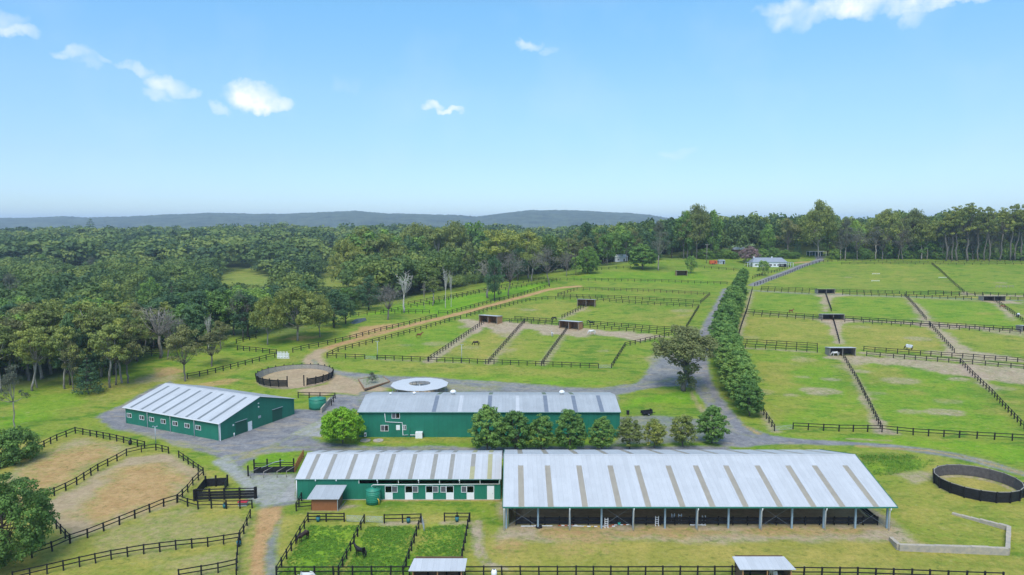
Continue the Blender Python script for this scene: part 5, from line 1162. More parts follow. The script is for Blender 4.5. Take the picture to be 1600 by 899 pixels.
def gum(H=20, W=6.5, bare=.42, ncl=15, flat=.5, wide=1.5, sub=4):
    def f(mb, rr):
        fork = H * bare * rr.uniform(.75, 1.05); lean = rr.normal(0, .5, 2)
        top = (lean[0], lean[1], fork)
        limb(mb, (0, 0, -.4), top, H * .019, H * .014, rr, 5, .03, 8)
        cl = []
        for k in range(ncl):
            a = 2 * math.pi * (k + rr.random() * .7) / ncl * 2.4; t = rr.random() ** .6
            rad = W * t * rr.uniform(.75, 1.05); z = H * (.98 - .40 * t ** 1.5) - rr.random() * H * .15
            z = max(z, fork + 1)
            c = np.array([lean[0] + rad * math.cos(a), lean[1] + rad * math.sin(a), z])
            limb(mb, top, c - [0, 0, .5], H * .008, H * .0022, rr, 4, .12, 5)
            for j in range(sub):
                o = rr.normal(0, 1, 3) * [wide, wide, .5]; s = rr.uniform(.9, 1.6)
                cl.append((*(c + o), s * 1.25, s * 1.25, s * flat * 1.3))
        return cl
    return f
def dome(H=12, W=4.5, base=.2, ncl=70, cr=1.15, shape=1., trunk=.02, low=-1.):
    def f(mb, rr):
        cz = H * (base + (1 - base) / 2); rz = H * (1 - base) / 2
        limb(mb, (0, 0, -.3), (0, 0, H * .62), H * trunk, H * trunk * .35, rr, 5, .02, 8)
        cl = []
        for k in range(ncl):
            u = rr.uniform(low, 1); a = rr.random() * 6.283; q = math.sqrt(max(0, 1 - u * u)); t = rr.uniform(.62, .98)
            q *= (1 - .28 * shape * u)
            c = (W * q * t * math.cos(a), W * q * t * math.sin(a), cz + rz * u * t * .98)
            s = cr * rr.uniform(.7, 1.25); cl.append((*c, s, s, s * .8))
            if k % 7 == 0: limb(mb, (0, 0, H * rr.uniform(base, .55)), c, H * .008, .03, rr, 3, .08, 5)
        return cl
    return f
def cone(H=16, W=3.2, tiers=9, base=.12):
    def f(mb, rr):
        limb(mb, (0, 0, -.3), (0, 0, H * .97), H * .015, .04, rr, 6, .01, 7); cl = []
        for i in range(tiers):
            t = i / (tiers - 1); z = H * (base + (1 - base) * t * .95); r_ = W * (1 - t) ** .7 * rr.uniform(.85, 1.1) + .3; n = max(2, int(8 * (1 - t) + 2))
            for k in range(n):
                a = 6.283 * (k + rr.random()) / n; c = (r_ * .75 * math.cos(a), r_ * .75 * math.sin(a), z - .3)
                limb(mb, (0, 0, z + .3), c, .08, .02, rr, 2, .04, 4); s = max(.5, r_ * .42) * rr.uniform(.8, 1.2); cl.append((*c, s, s, s * .62))
        return cl
    return f
def deadtree(H=16, nb=16, spread=4.):
    def f(mb, rr):
        top = (rr.normal(0, .3), rr.normal(0, .3), H * .52); limb(mb, (0, 0, -.3), top, H * .024, H * .015, rr, 5, .02, 8)
        for k in range(nb):
            a = 6.283 * k / nb * 1.6; r_ = spread * rr.uniform(.35, 1); z = H * rr.uniform(.68, 1.)
            e = np.array([r_ * math.cos(a), r_ * math.sin(a), z]); limb(mb, (top[0], top[1], H * rr.uniform(.38, .52)), e, H * .008, H * .002, rr, 4, .14, 5)
            for j in range(4):
                m0 = np.array(top) + (e - np.array(top)) * rr.uniform(.45, .9); limb(mb, m0, m0 + rr.normal(0, 1, 3) * [1.1, 1.1, .5] + [0, 0, .9], .07, .025, rr, 2, .1, 4)
        return []
    return f
for s_ in range(4): proto('gum', 11 + s_, L_GUM, M_BARK, gum(20, 6.2, .42, 15), .52, 62)
for s_ in range(2): proto('gumb', 31 + s_, L_GUMB, M_BARKG, gum(19, 6.0, .36, 15, .65), .52, 62)
for s_ in range(3): proto('broad', 41 + s_, L_BROAD, M_BARKG, dome(15, 5.6, .14, 62, 1.5), .55, 62)
for s_ in range(2): proto('dark', 51 + s_, L_DARK, M_BARKD, dome(17, 5.0, .10, 62, 1.5, 1.3), .52, 62)
proto('pine', 61, L_DARK, M_BARKD, cone(18, 3.8, 11), .45, 55); proto('pine', 62, L_DARK, M_BARKD, cone(16, 4.4, 9), .45, 55)
for s_ in range(4): proto('avenue', 71 + s_, L_OAK, M_BARKG, dome(10.6, 3.4, .05, 120, .72, (.6, 1.1, .8, 1.3)[s_], low=-.98), .36, 72)
for s_ in range(2): proto('avenueb', 81 + s_, L_GUM, M_BARKG, dome(9.6, 3.2, .1, 85, .8, .8), .34, 60)
proto('bigdark', 91, L_BROAD, M_BARKD, dome(15, 8.2, .02, 230, 1.15, .6), .34, 120)
proto('bush', 92, L_BROAD, M_BARKD, dome(6, 4.3, -.1, 110, .8, .3), .30, 90)
proto('brightdome', 93, L_BRIGHT, M_BARKG, dome(8.4, 5.3, .04, 190, .8, .35, low=-.85), .32, 90)
proto('dead', 94, None, M_DEAD, deadtree(16), 0, 0); proto('dead', 95, None, M_BARK, deadtree(18, 22, 5), 0, 0)
proto('twiggy', 96, L_TWIG, M_BARKG, gum(14, 5.5, .30, 18, .8, 1.4, 4), .22, 40); proto('greygum', 97, L_GREY, M_BARK, gum(20, 5.5, .45, 13, .5), .45, 50); proto('greygum', 98, L_GREY, M_BARK, gum(22, 5, .3, 16, .9), .45, 45)
proto('roundgum', 105, L_GUM, M_BARK, dome(18, 9., .16, 150, 1.75, .7, low=-.7), .5, 85); proto('roundgum', 106, L_GUM, M_BARK, dome(18, 8., .2, 120, 1.9, .8, low=-.7), .5, 85)
proto('pink', 99, L_PINK, M_BARKD, dome(8, 4.2, .1, 60, 1.), .4, 60)
proto('umbrella', 101, L_GUM, M_BARKG, gum(30, 7.5, .62, 15, .45, 2.0, 4), .6, 60); proto('umbrella', 102, L_GUM, M_BARKG, gum(30, 8.5, .58, 17, .45, 2.0, 4), .6, 60)
def biggum(mb, rr):
    cl = []; limb(mb, (0, 0, -.3), (.4, 0, 8), .55, .35, rr, 5, .02, 9)
    for k in range(46):
        a = rr.random() * 6.283; t = rr.random() ** .5; rad = 6.3 * t; z = 18.3 - 5.5 * t ** 2.5 - rr.random() * 4.2; c = np.array([rad * math.cos(a) + .2, rad * math.sin(a), z])
        limb(mb, (.4, 0, 7 + rr.random() * 3), c, .16, .04, rr, 4, .1, 5)
        for j in range(4): s = rr.uniform(.8, 1.5); cl.append((*(c + rr.normal(0, .9, 3)), s, s, s * .95))
    for k in range(26):
        z = rr.uniform(1.5, 10); a = rr.random() * 6.283; r_ = 1.3 + max(0, z - 4) * .42 * rr.random(); s = rr.uniform(.6, 1.1); cl.append((r_ * math.cos(a) + .6, r_ * math.sin(a), z, s, s, s * 1.3))
    return cl
L_BIG = leafmat('big_gum_leaves', (.17, .19, .07), (.25, .27, .09), (.36, .37, .13))
proto('biggum', 103, L_BIG, M_BARKG, biggum, .40, 80)
BASEH = dict(gum=20, gumb=19, broad=15, dark=17, pine=17, avenue=10.6, avenueb=9.6, bigdark=15, bush=6, brightdome=8.4, dead=17, twiggy=14, greygum=21, pink=8, roundgum=18, umbrella=30, biggum=18.5)
NAMES = dict(gum='gum_tree', gumb='gum_tree', broad='broadleaf_tree', dark='broadleaf_tree', pine='pine_tree', avenue='avenue_tree', avenueb='avenue_tree', bigdark='broadleaf_tree', bush='bush', brightdome='broadleaf_tree', dead='dead_tree', twiggy='gum_tree', greygum='gum_tree', pink='blossom_tree', roundgum='gum_tree', umbrella='gum_tree', biggum='gum_tree')
TR = random.Random(5)
def tree(kind, x, y, h, label, group=None, wide=1., rz=None, var=None, cat='tree'):
    ps = PROTO[kind]; tm, cm2, _ = ps[(var if var is not None else TR.randrange(len(ps))) % len(ps)]; s = h / BASEH[kind]
    r = empty(NAMES[kind], (x, y, hz(x, y)), TR.random() * 6.283 if rz is None else rz); r.scale = (s * wide, s * wide, s); tag(r, label, cat, group)
    t = bpy.data.objects.new('trunk', tm); COL.objects.link(t); t.parent = r
    if cm2: c = bpy.data.objects.new('crown', cm2); COL.objects.link(c); c.parent = r
    return r
def tpx(kind, px, py, top, label, group=None, **k):
    x, y = at(px, py); h = ht(px, top, y) - hz(x, y); return tree(kind, x, y, h, label, group, **k)
# row between the machinery shed and the arena
row = [(761, 146, 633, 'avenue', 'dense green tree first from the left in the row before the machinery shed'), (805, 146.5, 640, 'avenue', 'dark green tree second from the left in the row before the machinery shed'), (846, 147, 647, 'avenue', 'slightly shorter tree third from the left in the row before the machinery shed'),
       (891, 147, 638, 'avenue', 'broad dense tree fourth from the left in the row before the machinery shed'), (941, 147.5, 650, 'avenue', 'round green tree at the right end of the machinery shed wall'), (984, 148.5, 652, 'avenueb', 'shorter olive tree just right of the machinery shed'),
       (1023, 149, 655, 'avenueb', 'olive tree second right of the machinery shed'), (1068, 150, 647, 'avenueb', 'olive tree second from the right end of the row'), (1114, 152, 633, 'avenue', 'fresh green tree at the right end of the row by the drive')]
for px, Y, top, kd, lb in row:
    x = xat(px, Y, 5); tree(kd, x, Y, ht(px, top, Y), lb, 'row of trees before the machinery shed', wide=1.15 if kd == 'avenue' else 1.2)
tpx('biggum', 1068, 611, 514, 'large brown green gum tree standing alone by the road junction', wide=1.4, rz=.4)
av = [(1172, 650, 588), (1160, 624, 566), (1150, 602, 546), (1141, 583, 527), (1134, 566, 512), (1130, 551, 500), (1130, 537, 488), (1133, 524, 478), (1137, 511, 470), (1141, 499, 461), (1145, 488, 452), (1148, 478, 445), (1151, 469, 438), (1154, 460, 431), (1157, 452, 425), (1159, 446, 421), (1161, 441, 418)]
av = sorted(av + [((a[0] + b[0]) / 2, (a[1] + b[1]) / 2, (a[2] + b[2]) / 2) for a, b in zip(av[:10], av[1:11])], key=lambda q: -q[1])
for i, (px, py, tp) in enumerate(av):
    lb = 'nearest full green tree of the avenue beside the drive' if i == 0 else ('last small pointed tree at the far end of the avenue' if i == len(av) - 1 else 'dense green tree within the unbroken line of the avenue')
    tpx('avenue', px + TR.uniform(-2, 2), py, tp + TR.uniform(-3, 7) * (i < 20), lb, 'trees of the avenue', wide=TR.uniform(1.15, 1.6) if i < len(av) - 3 else 1.1)
tpx('brightdome', 536, 693, 637, 'bright yellow green dome shaped tree at the left end of the machinery shed', wide=.98)
tpx('bigdark', 5, 885, 742, 'large dark green tree at the lower left edge', wide=.92)
tpx('bush', 22, 722, 668, 'dark round bush against the fence at the left edge', cat='bush', wide=.95)
tpx('greygum', 581, 601, 583, 'small pale shrub in the middle of the garden bed', cat='shrub', wide=1.5, var=1)
tpx('greygum', 22, 673, 563, 'slender pale trunked gum standing alone at the left edge', var=0, wide=.55)
LR = random.Random(3)
for i, (px, py, tp, kd, w_) in enumerate([(50, 611, 508, 'gum', .9), (67, 592, 480, 'gum', .9), (58, 606, 520, 'gum', .7), (101, 608, 505, 'gum', .8), (110, 602, 490, 'dark', .6), (115, 611, 530, 'gumb', .6), (158, 589, 478, 'gum', 1), (181, 602, 505, 'gumb', .7), (191, 599, 495, 'gum', .8), (201, 599, 500, 'gumb', .8), (20, 600, 490, 'gumb', 1), (0, 612, 500, 'gum', 1), (80, 585, 470, 'gum', 1), (135, 580, 465, 'gum', 1.1), (180, 575, 470, 'gum', 1), (35, 580, 475, 'gumb', 1), (-30, 600, 480, 'gum', 1.1), (215, 565, 500, 'gumb', .9)] + [(LR.uniform(-40, 215), 0, 0, LR.choice(['gum', 'gum', 'gumb', 'dark', 'broad']), LR.uniform(.85, 1.2)) for _ in range(34)]):
    if py == 0: f_ = LR.random(); py = 606 - f_ * 50 - max(0, px - 60) * .16; tp = 515 - f_ * 45 - LR.uniform(0, 14)
    tpx(kd, px, py, tp, 'tall olive gum in the stand at the left edge of the grass', 'gums at the left edge of the grass', wide=w_)
tpx('gum', 172, 606, 500, 'gum with a long pale leaning trunk in front of the left stand', wide=.9, var=2).rotation_euler[1] = -.06
tpx('pine', 139, 616, 549, 'small dark cone shaped tree in front of the left gum stand', wide=1.1)
tpx('gumb', 290, 596, 508, 'gum with dark double trunk right behind the left stables', wide=.85); tpx('gumb', 330, 573, 517, 'low spreading gum behind the left stables', wide=1.3)
tpx('dead', 250, 560, 480, 'bare branched grey tree above the left stables', wide=1.3, var=1); tpx('twiggy', 262, 562, 488, 'thin twiggy grey tree above the left stables', wide=.9)
tpx('dead', 326, 545, 487, 'small dead tree in front of the forest left of the big round gum', wide=.5)
tpx('roundgum', 465, 533, 447, 'big rounded yellow green gum behind the round yard', wide=1.0, var=0); tpx('roundgum', 418, 539, 466, 'broad yellow green gum left of the big rounded one', wide=.75, var=1); tpx('roundgum', 500, 527, 462, 'broad yellow green gum right of the big rounded one', wide=.7, var=1)
tpx('dark', 522, 512, 452, 'dark tree just right of the broad gums behind the round yard', wide=1.3); tpx('dark', 540, 506, 458, 'second dark tree right of the broad gums beside the pond', wide=1.1)
tpx('twiggy', 380, 528, 455, 'slim grey tree beside the big rounded gum', wide=.6)
tpx('dead', 631, 489, 420, 'tall bleached dead tree with fan of bare branches', wide=1.0, var=0)
tpx('twiggy', 606, 500, 446, 'grey thin leaved tree with dark trunk near the red soil', wide=1.2); tpx('gum', 676, 478, 432, 'yellowish gum on a thick trunk in the bright green paddock', wide=1.1)
tpx('dead', 696, 482, 412, 'left of two thin bare trunks in the bright green paddock', wide=.35); tpx('dead', 705, 480, 418, 'right of two thin bare trunks in the bright green paddock', wide=.3); tpx('dead', 663, 485, 440, 'thin bare trunk left of the yellowish gum', wide=.25)
tpx('dark', 773, 470, 395, 'dark dense tree on the fence of the bright green paddock', wide=.65); tpx('dead', 762, 466, 405, 'bare white branched tree beside the dark dense tree', wide=1.1, var=1); tpx('twiggy', 794, 462, 392, 'grey brown tall tree right of the dark dense tree', wide=.8)
tpx('twiggy', 858, 446, 385, 'grey brown tree at the bend of the orange track', wide=.95); tpx('gum', 830, 440, 378, 'gum with pale straight trunk above the bright green paddock', wide=.9)
tpx('bigdark', 919, 427.5, 385, 'round dark green tree at the left of the cottage meadow', wide=.85); tpx('avenue', 1004, 421, 381, 'bright green spreading tree in the cottage meadow', wide=1.7)
tpx('greygum', 1028, 423, 350, 'tall grey brown tree right of the bright green meadow tree', wide=.7, var=1); tpx('broad', 1079.5, 427.5, 398, 'small round tree beside the lone brown shelter', wide=.85)
tpx('broad', 1192, 431, 405, 'round green tree in front of the cottage', wide=1.05); tpx('pink', 1170, 411, 386, 'pink blossoming tree left of the cottage', wide=1.2)
tpx('broad', 900, 430, 398, 'bushy green tree left of the round dark tree', wide=.8); tpx('twiggy', 885, 432, 392, 'pale twiggy tree left of the round dark meadow tree', wide=.8)

BG = random.Random(12)
for i in range(26):
    px = 545 + i * 12.5 + BG.uniform(-6, 6); py = 468 - (px - 545) * .125 + BG.uniform(-12, 4); tp = BG.uniform(345, 366) + (14 if i % 3 == 0 else 0)
    kd = BG.choice(['roundgum', 'roundgum', 'gum', 'broad', 'dark', 'gum']); tpx(kd, px, py, tp, 'big %s tree of the wood beyond the bright green paddock' % {'roundgum': 'yellow green', 'gum': 'olive gum', 'broad': 'mid green', 'dark': 'dark green'}[kd], 'big trees beyond the bright green paddock', wide=BG.uniform(.55, .8) if kd == 'roundgum' else BG.uniform(.8, 1.1))
for i in range(30):
    px = BG.uniform(-10, 545); py = BG.uniform(425, 520) - max(0, px - 250) * .06; kd = BG.choice(['roundgum', 'gum', 'gumb', 'dark', 'broad', 'pine', 'greygum', 'roundgum'])
    if any(a - 12 < px < b + 12 for a, b in ((495, 548), (340, 432), (165, 225))): continue
    x, y = at(px, py); tree(kd, x, y, BG.uniform(19, 26), 'tall %s tree standing out of the left wood' % {'roundgum': 'yellow green', 'gum': 'olive gum', 'gumb': 'brownish gum', 'broad': 'mid green', 'dark': 'dark green', 'pine': 'dark pine', 'greygum': 'grey leaved'}[kd], 'tall trees standing out of the left wood', wide=BG.uniform(.7, 1.0))
for px, py, tp, kd in ((296, 538, 470, 'broad'), (312, 530, 455, 'dark'), (330, 526, 450, 'broad'), (348, 522, 449, 'dark'), (366, 524, 449, 'broad'), (388, 527, 452, 'dark'), (400, 520, 450, 'broad'), (432, 514, 446, 'dark'), (452, 508, 440, 'pine'), (474, 506, 436, 'dark'), (495, 504, 440, 'pine'), (240, 545, 480, 'gumb'), (255, 535, 470, 'gum'), (275, 545, 488, 'broad'), (225, 552, 486, 'gum'), (345, 545, 500, 'gumb')):
    tpx(kd, px, py, tp, {'broad': 'leafy green tree between the left stand and the big rounded gum', 'dark': 'dark dense tree between the left stand and the big rounded gum', 'pine': 'dark pine just behind the big rounded gum', 'gum': 'olive gum between the left stand and the big rounded gum', 'gumb': 'brownish gum between the left stand and the big rounded gum'}[kd], 'trees between the left stand and the big rounded gum', wide=1.1)
tpx('pine', 143, 374, 343, 'lone dark tree poking above the wood against the far hills', wide=1.7)
# the forest: nearest trees one by one, the rest as one far wood
def inpoly(x, y, P):
    c = False
    for i in range(len(P)):
        a, b_ = P[i], P[(i + 1) % len(P)]
        if (a[1] > y) != (b_[1] > y) and x < (b_[0] - a[0]) * (y - a[1]) / (b_[1] - a[1]) + a[0]: c = not c
    return c
edge = [at(*p) for p in [(-250, 640), (0, 596), (60, 588), (120, 580), (215, 552), (262, 533), (300, 545), (360, 527), (400, 522), (470, 516), (540, 490), (600, 482), (640, 470), (700, 460), (745, 448), (800, 438), (850, 430), (900, 421), (960, 414), (1050, 408), (1100, 403), (1170, 400), (1225, 404), (1262, 402), (1300, 404), (1400, 405.5), (1500, 406.5), (1650, 408), (1900, 412)]]
FOREST = edge + [(1500, 1450), (-1600, 1450), (-800, 500)]
clears = [[at(*p) for p in q] for q in (CLR[0], CLR[1], CLR[2], [(400, 455), (418, 450), (440, 462), (420, 470)], [(718, 420), (740, 412), (760, 425), (740, 440), (715, 442)], [(575, 478), (640, 466), (700, 455), (700, 462), (620, 482), (580, 488)], [(1263, 412), (1296, 412), (1290, 398), (1270, 398)], [(1090, 404), (1150, 404), (1145, 399), (1095, 399)])]
def px_left(X, Y_): return X / Y_ < .08
FR = random.Random(21); spots = []
y = 190.
while y < 1350:
    st = 8.5 if y < 330 else (10.5 if y < 480 else (13 if y < 750 else 17))
    x = -1.05 * y
    while x < .95 * y:
        X, Y_ = x + FR.uniform(-.42, .42) * st, y + FR.uniform(-.42, .42) * st
        dens = 1. if Y_ > 300 else .72
        if FR.random() < dens and inpoly(X, Y_, FOREST) and not any(inpoly(X, Y_, c) for c in clears):
            if px_left(X, Y_) and math.sin(X * .031 + 2 * math.sin(Y_ * .013)) + math.sin(Y_ * .027 + X * .011 + 1) > 1.45: continue_ = True
            else: continue_ = False
            if not continue_ and not (X > 100 and Y_ > 900) : spots.append((X, Y_))
        x += st
    y += st
spots.sort(key=lambda p: p[0] ** 2 + p[1] ** 2)
def vis(x, y): 
    px, _ = proj(x, y, hz(x, y)); return -60 < px < 1660
front = [p for p in spots if vis(*p)]
print('forest spots', len(spots), 'visible', len(front))
indiv = set(front[:90]); rt = sorted([p for p in front[120:] if proj(p[0], p[1], 30)[0] > 880 and p[1] < 640], key=lambda p: p[1])[:70]; indiv |= set(rt)
KL = dict(gum='olive gum in the front of the wood left of the track', gumb='brownish gum in the front of the wood left of the track', broad='rounded green tree in the front of the wood left of the track', dark='dark green tree in the front of the wood left of the track', pine='dark pine in the front of the wood left of the track')
KR = dict(gum='olive gum in the tall tree line behind the cottage and fields', gumb='brownish gum in the tall tree line behind the cottage and fields', broad='rounded green tree in the tall tree line behind the cottage and fields', dark='dark green tree in the tall tree line behind the cottage and fields', pine='dark pine in the tall tree line behind the cottage and fields', umbrella='very tall flat topped gum at the right end of the tree line', greygum='grey leaved gum with pale trunk in the tall tree line behind the fields')
prx = [880, 960, 1040, 1060, 1085, 1110, 1135, 1180, 1240, 1262, 1282, 1303, 1325, 1372, 1400, 1430, 1455, 1470, 1500, 1540, 1600, 1660]
prt = [343, 343, 342, 332, 330, 334, 336, 336, 338, 334, 334, 336, 340, 338, 332, 333, 337, 333, 331, 334, 330, 332]
def kind_at(x, y, rf):
    patch = math.sin(x * .017 + 1.1) + math.sin(y * .021 + x * .008) + rf.uniform(-1.1, 1.1)
    r = rf.random()
    if patch > .5: return 'gum' if r < .7 else 'gumb'
    if patch > -.6: return ('gum', 'broad', 'gumb', 'broad', 'dark')[int(r * 5)]
    return ('dark', 'broad', 'pine', 'dark', 'broad')[int(r * 5)]
stuff = []
for p in spots:
    x, y = p; rf = FR; px = proj(x, y, 20)[0]; k = kind_at(x, y, rf)
    if px > 900 and x > 30: # tall belt on the right: heights follow the photographed skyline
        lim = ht(px, float(np.interp(px, prx, prt)), y) - hz(x, y)
        h = lim * rf.uniform(.72, 1.0) if rf.random() < .8 else lim * rf.uniform(.45, .7); h = min(h, 38)
        if px > 1300 and rf.random() < .30: k = 'greygum'; h *= .8
        rightside = True
    else:
        h = rf.uniform(12, 21) * (.8 if k in ('pine',) else 1); rightside = False
        if y > 650: h = rf.uniform(13, 31)
        if 300 < y < 650: h = rf.uniform(10, 22) + (5 if 560 < px < 920 and y > 380 else 0)
        lim = ht(px, 350 + (7 if px < 330 else 0) + 5 * math.sin(x * .03), y) - hz(x, y); h = min(h, max(lim * rf.uniform(.9, 1.03), 9))
    for a_, b_, yl in SIGHT:
        pyb = proj(x, y, hz(x, y))[1]
        if a_ - 13 < px < b_ + 13 and yl - 6 < pyb < yl + 75: h = min(h, max(2.5, ht(px, yl, y) - hz(x, y)))
    if p in indiv: tree(k, x, y, h, (KR if rightside else KL)[k], ('tree line behind the fields' if rightside else 'front trees of the left wood'), wide=(rf.uniform(1.1, 1.45) if not rightside else rf.uniform(.62, .85)))
    else: stuff.append((x, y, h, k, rightside))
for px, tp in ((1478, 322), (1495, 314), (1512, 309), (1528, 318), (1545, 313), (1562, 317), (1578, 308), (1596, 312), (1622, 310), (1488, 326), (1538, 322), (1586, 320)):
    tpx('umbrella', px, 407.5, tp, 'very tall flat topped gum standing above the right end of the tree line', 'tallest gums at the right', wide=TR.uniform(.6, .85))
for px, tp, kd, lb in ((1278, 316, 'roundgum', 'largest dome crowned gum rising above the trees right of the cottage'), (1088, 322, 'roundgum', 'tall dome crowned tree above the white pole left of the cottage'), (1068, 329, 'broad', 'tall green tree left of the tall dome crowned tree'), (1112, 328, 'broad', 'tall green tree right of the tall dome crowned tree'), (1384, 327, 'roundgum', 'dome crowned gum above the middle of the far right tree line'), (1427, 329, 'roundgum', 'second dome crowned gum above the far right tree line')):
    tpx(kd, px, 404.5, tp, lb, wide=.62)
for i in range(17):
    px = 1308 + i * 18 + TR.uniform(-6, 6); tpx(TR.choice(['greygum', 'greygum', 'gum', 'twiggy']), px, 406, TR.uniform(343, 362), 'grey leaved gum with pale trunk at the front of the right tree line', 'pale gums at the front of the right tree line', wide=TR.uniform(.6, .9))
# understory shrubs along the foot of the right-hand tree line
for i in range(76):
    px = 1100 + i * 7.4 + FR.uniform(-4, 4)
    if 1255 < px < 1300 or 1150 < px < 1175: continue
    x, y = at(px, 404.5 + FR.uniform(0, 1.5) + max(0, (px - 1400) / 110)); 
    if px > 1300 and i % 2: tree(FR.choice(['broad', 'dark', 'broad', 'gum']), x, y + 5, FR.uniform(12, 24), 'leafy tree filling the front of the right tree line', 'leafy trees filling the right tree line', wide=FR.uniform(.8, 1.15))
    else: tree('bush', x, y + 3, FR.uniform(4, 9), 'dark green shrub along the foot of the tree line behind the fields', 'shrubs at the foot of the tree line', cat='bush', wide=FR.uniform(.8, 1.2))
# far wood
Vs, Qs, Rs, off = [], [], [], 0
rr = np.random.default_rng(77)
def hash_k(k): return sum(ord(c) for c in k)
LOD = {}
def mass(H, W, ncl, cr, base, seed, shape=.7):
    q = np.random.default_rng(seed); mb = MB(); return np.array(dome(H, W, base, ncl, cr, shape, .02, -.75)(mb, q))
MS = dict(gum=(20, 8.6, 30, 2.7, .34, .2), gumb=(19, 8, 28, 2.6, .3, .3), broad=(15, 7.6, 32, 2.6, .1, .6), dark=(17, 6.8, 32, 2.5, .08, 1.2), pine=(17, 5.2, 30, 2.0, .05, 1.9), umbrella=(30, 9, 26, 2.5, .55, 0.), greygum=(21, 7.5, 26, 2.4, .3, .3))
for k, (H_, W_, n_, c_, b_, sh_) in MS.items():
    near = []; farl = []
    for q in range(3):
        cl = mass(H_, W_, n_, c_, b_, 500 + q + hash_k(k), sh_); near.append(leaves(cl, 26, 1.15, rr, .30, .35)); farl.append(leaves(cl[rr.permutation(len(cl))[:20]] * [1, 1, 1, 1.2, 1.2, 1.2], 15, 2.0, rr, .25, .35))
    LOD[k] = (near, farl)
KC = dict(gum=(.55, .5), gumb=(.45, .35), broad=(.35, .4), dark=(0., .25), pine=(0., .2), umbrella=(.5, .5), greygum=(.4, .3))
for (x, y, h, k, rs) in stuff:
    V, Q, rn = LOD[k][0 if y < 620 else 1][rr.integers(len(LOD[k][0]))]
    s = h / BASEH[k]; a = rr.random() * 6.283; ws = s * ((1.15 if y < 620 else 1.3) if not rs else .8) * rr.uniform(.72, 1.12); ca, sa_ = math.cos(a) * ws, math.sin(a) * ws
    W_ = np.empty_like(V); W_[:, 0] = V[:, 0] * ca - V[:, 1] * sa_ + x; W_[:, 1] = V[:, 0] * sa_ + V[:, 1] * ca + y; W_[:, 2] = V[:, 2] * s + hz(x, y)
    b0, b1 = KC[k]; tn = rr.uniform(-.38, .38)
    Vs.append(W_); Qs.append(Q + off); Rs.append(np.clip(b0 + .1 + b1 * .6 * rn + tn, 0, 1)); off += len(V)
print('far wood trees', len(stuff), 'faces', off // 4)
me = mesh_np('far_wood', np.concatenate(Vs), np.concatenate(Qs), L_MIX, np.concatenate(Rs)); o = bpy.data.objects.new('far_wood', me); COL.objects.link(o)
tag(o, 'mass of mixed trees covering the land up to the distant hills', 'wood', kind='stuff')

# ground cover: rank grass and weeds
def cover(name, label, polys, n, size, hgt, lm, seed, leafs=.16):
    r_ = np.random.default_rng(seed); C_ = []
    for q, sh in polys:
        P = [at(*p) for p in q]; xs = [p[0] for p in P]; ys = [p[1] for p in P]; m_ = int(n * sh); k = 0
        while k < m_:
            x, y = r_.uniform(min(xs), max(xs)), r_.uniform(min(ys), max(ys))
            if inpoly(x, y, P) and wob2(x, y, .5) + r_.uniform(-.8, .8) > -.3:
                s = size * r_.uniform(.5, 1.4); C_.append((x, y, hz(x, y) + hgt * .3, s, s, hgt * r_.uniform(.4, 1.2)))
            k += 1
    V, Q, rn = leaves(C_, 10, leafs, r_, .8, .9); me = mesh_np(name, V, Q, lm, rn); o = bpy.data.objects.new(name, me); COL.objects.link(o); tag(o, label, 'ground cover', kind='stuff')
cover('rank_grass', 'rank bright green grass growing in the three horse pens', [([(436, 898), (485, 822), (563, 822), (532, 898)], 1), ([(536, 898), (574, 824), (653, 822), (632, 898)], 1), ([(637, 898), (663, 824), (728, 820), (718, 898)], .8)], 2600, .3, .12, L_WEED, 5)
cover('bank_weeds', 'leafy green weeds on the bank between the arena and the black round yard', [([(1345, 722), (1400, 716), (1460, 718), (1464, 727), (1400, 742), (1362, 745)], 1), ([(1340, 712), (1420, 712), (1440, 716), (1350, 720)], .4)], 1300, .55, .6, L_WEED, 6)
cover('hedge_plants', 'low yellow green plants edging the garden bed', [([(564, 594), (570, 606), (605, 597), (596, 590)], 1)], 220, .4, 1.9, L_WEED, 8)
cover('forest_scrub', 'scrubby undergrowth at the edge of the left wood', [([(0, 600), (60, 595), (230, 560), (262, 545), (225, 540), (0, 585)], 1), ([(480, 525), (545, 505), (530, 498), (470, 512)], .5), ([(540, 495), (700, 466), (700, 456), (560, 480)], .5)], 900, .9, .8, L_BROAD, 9)

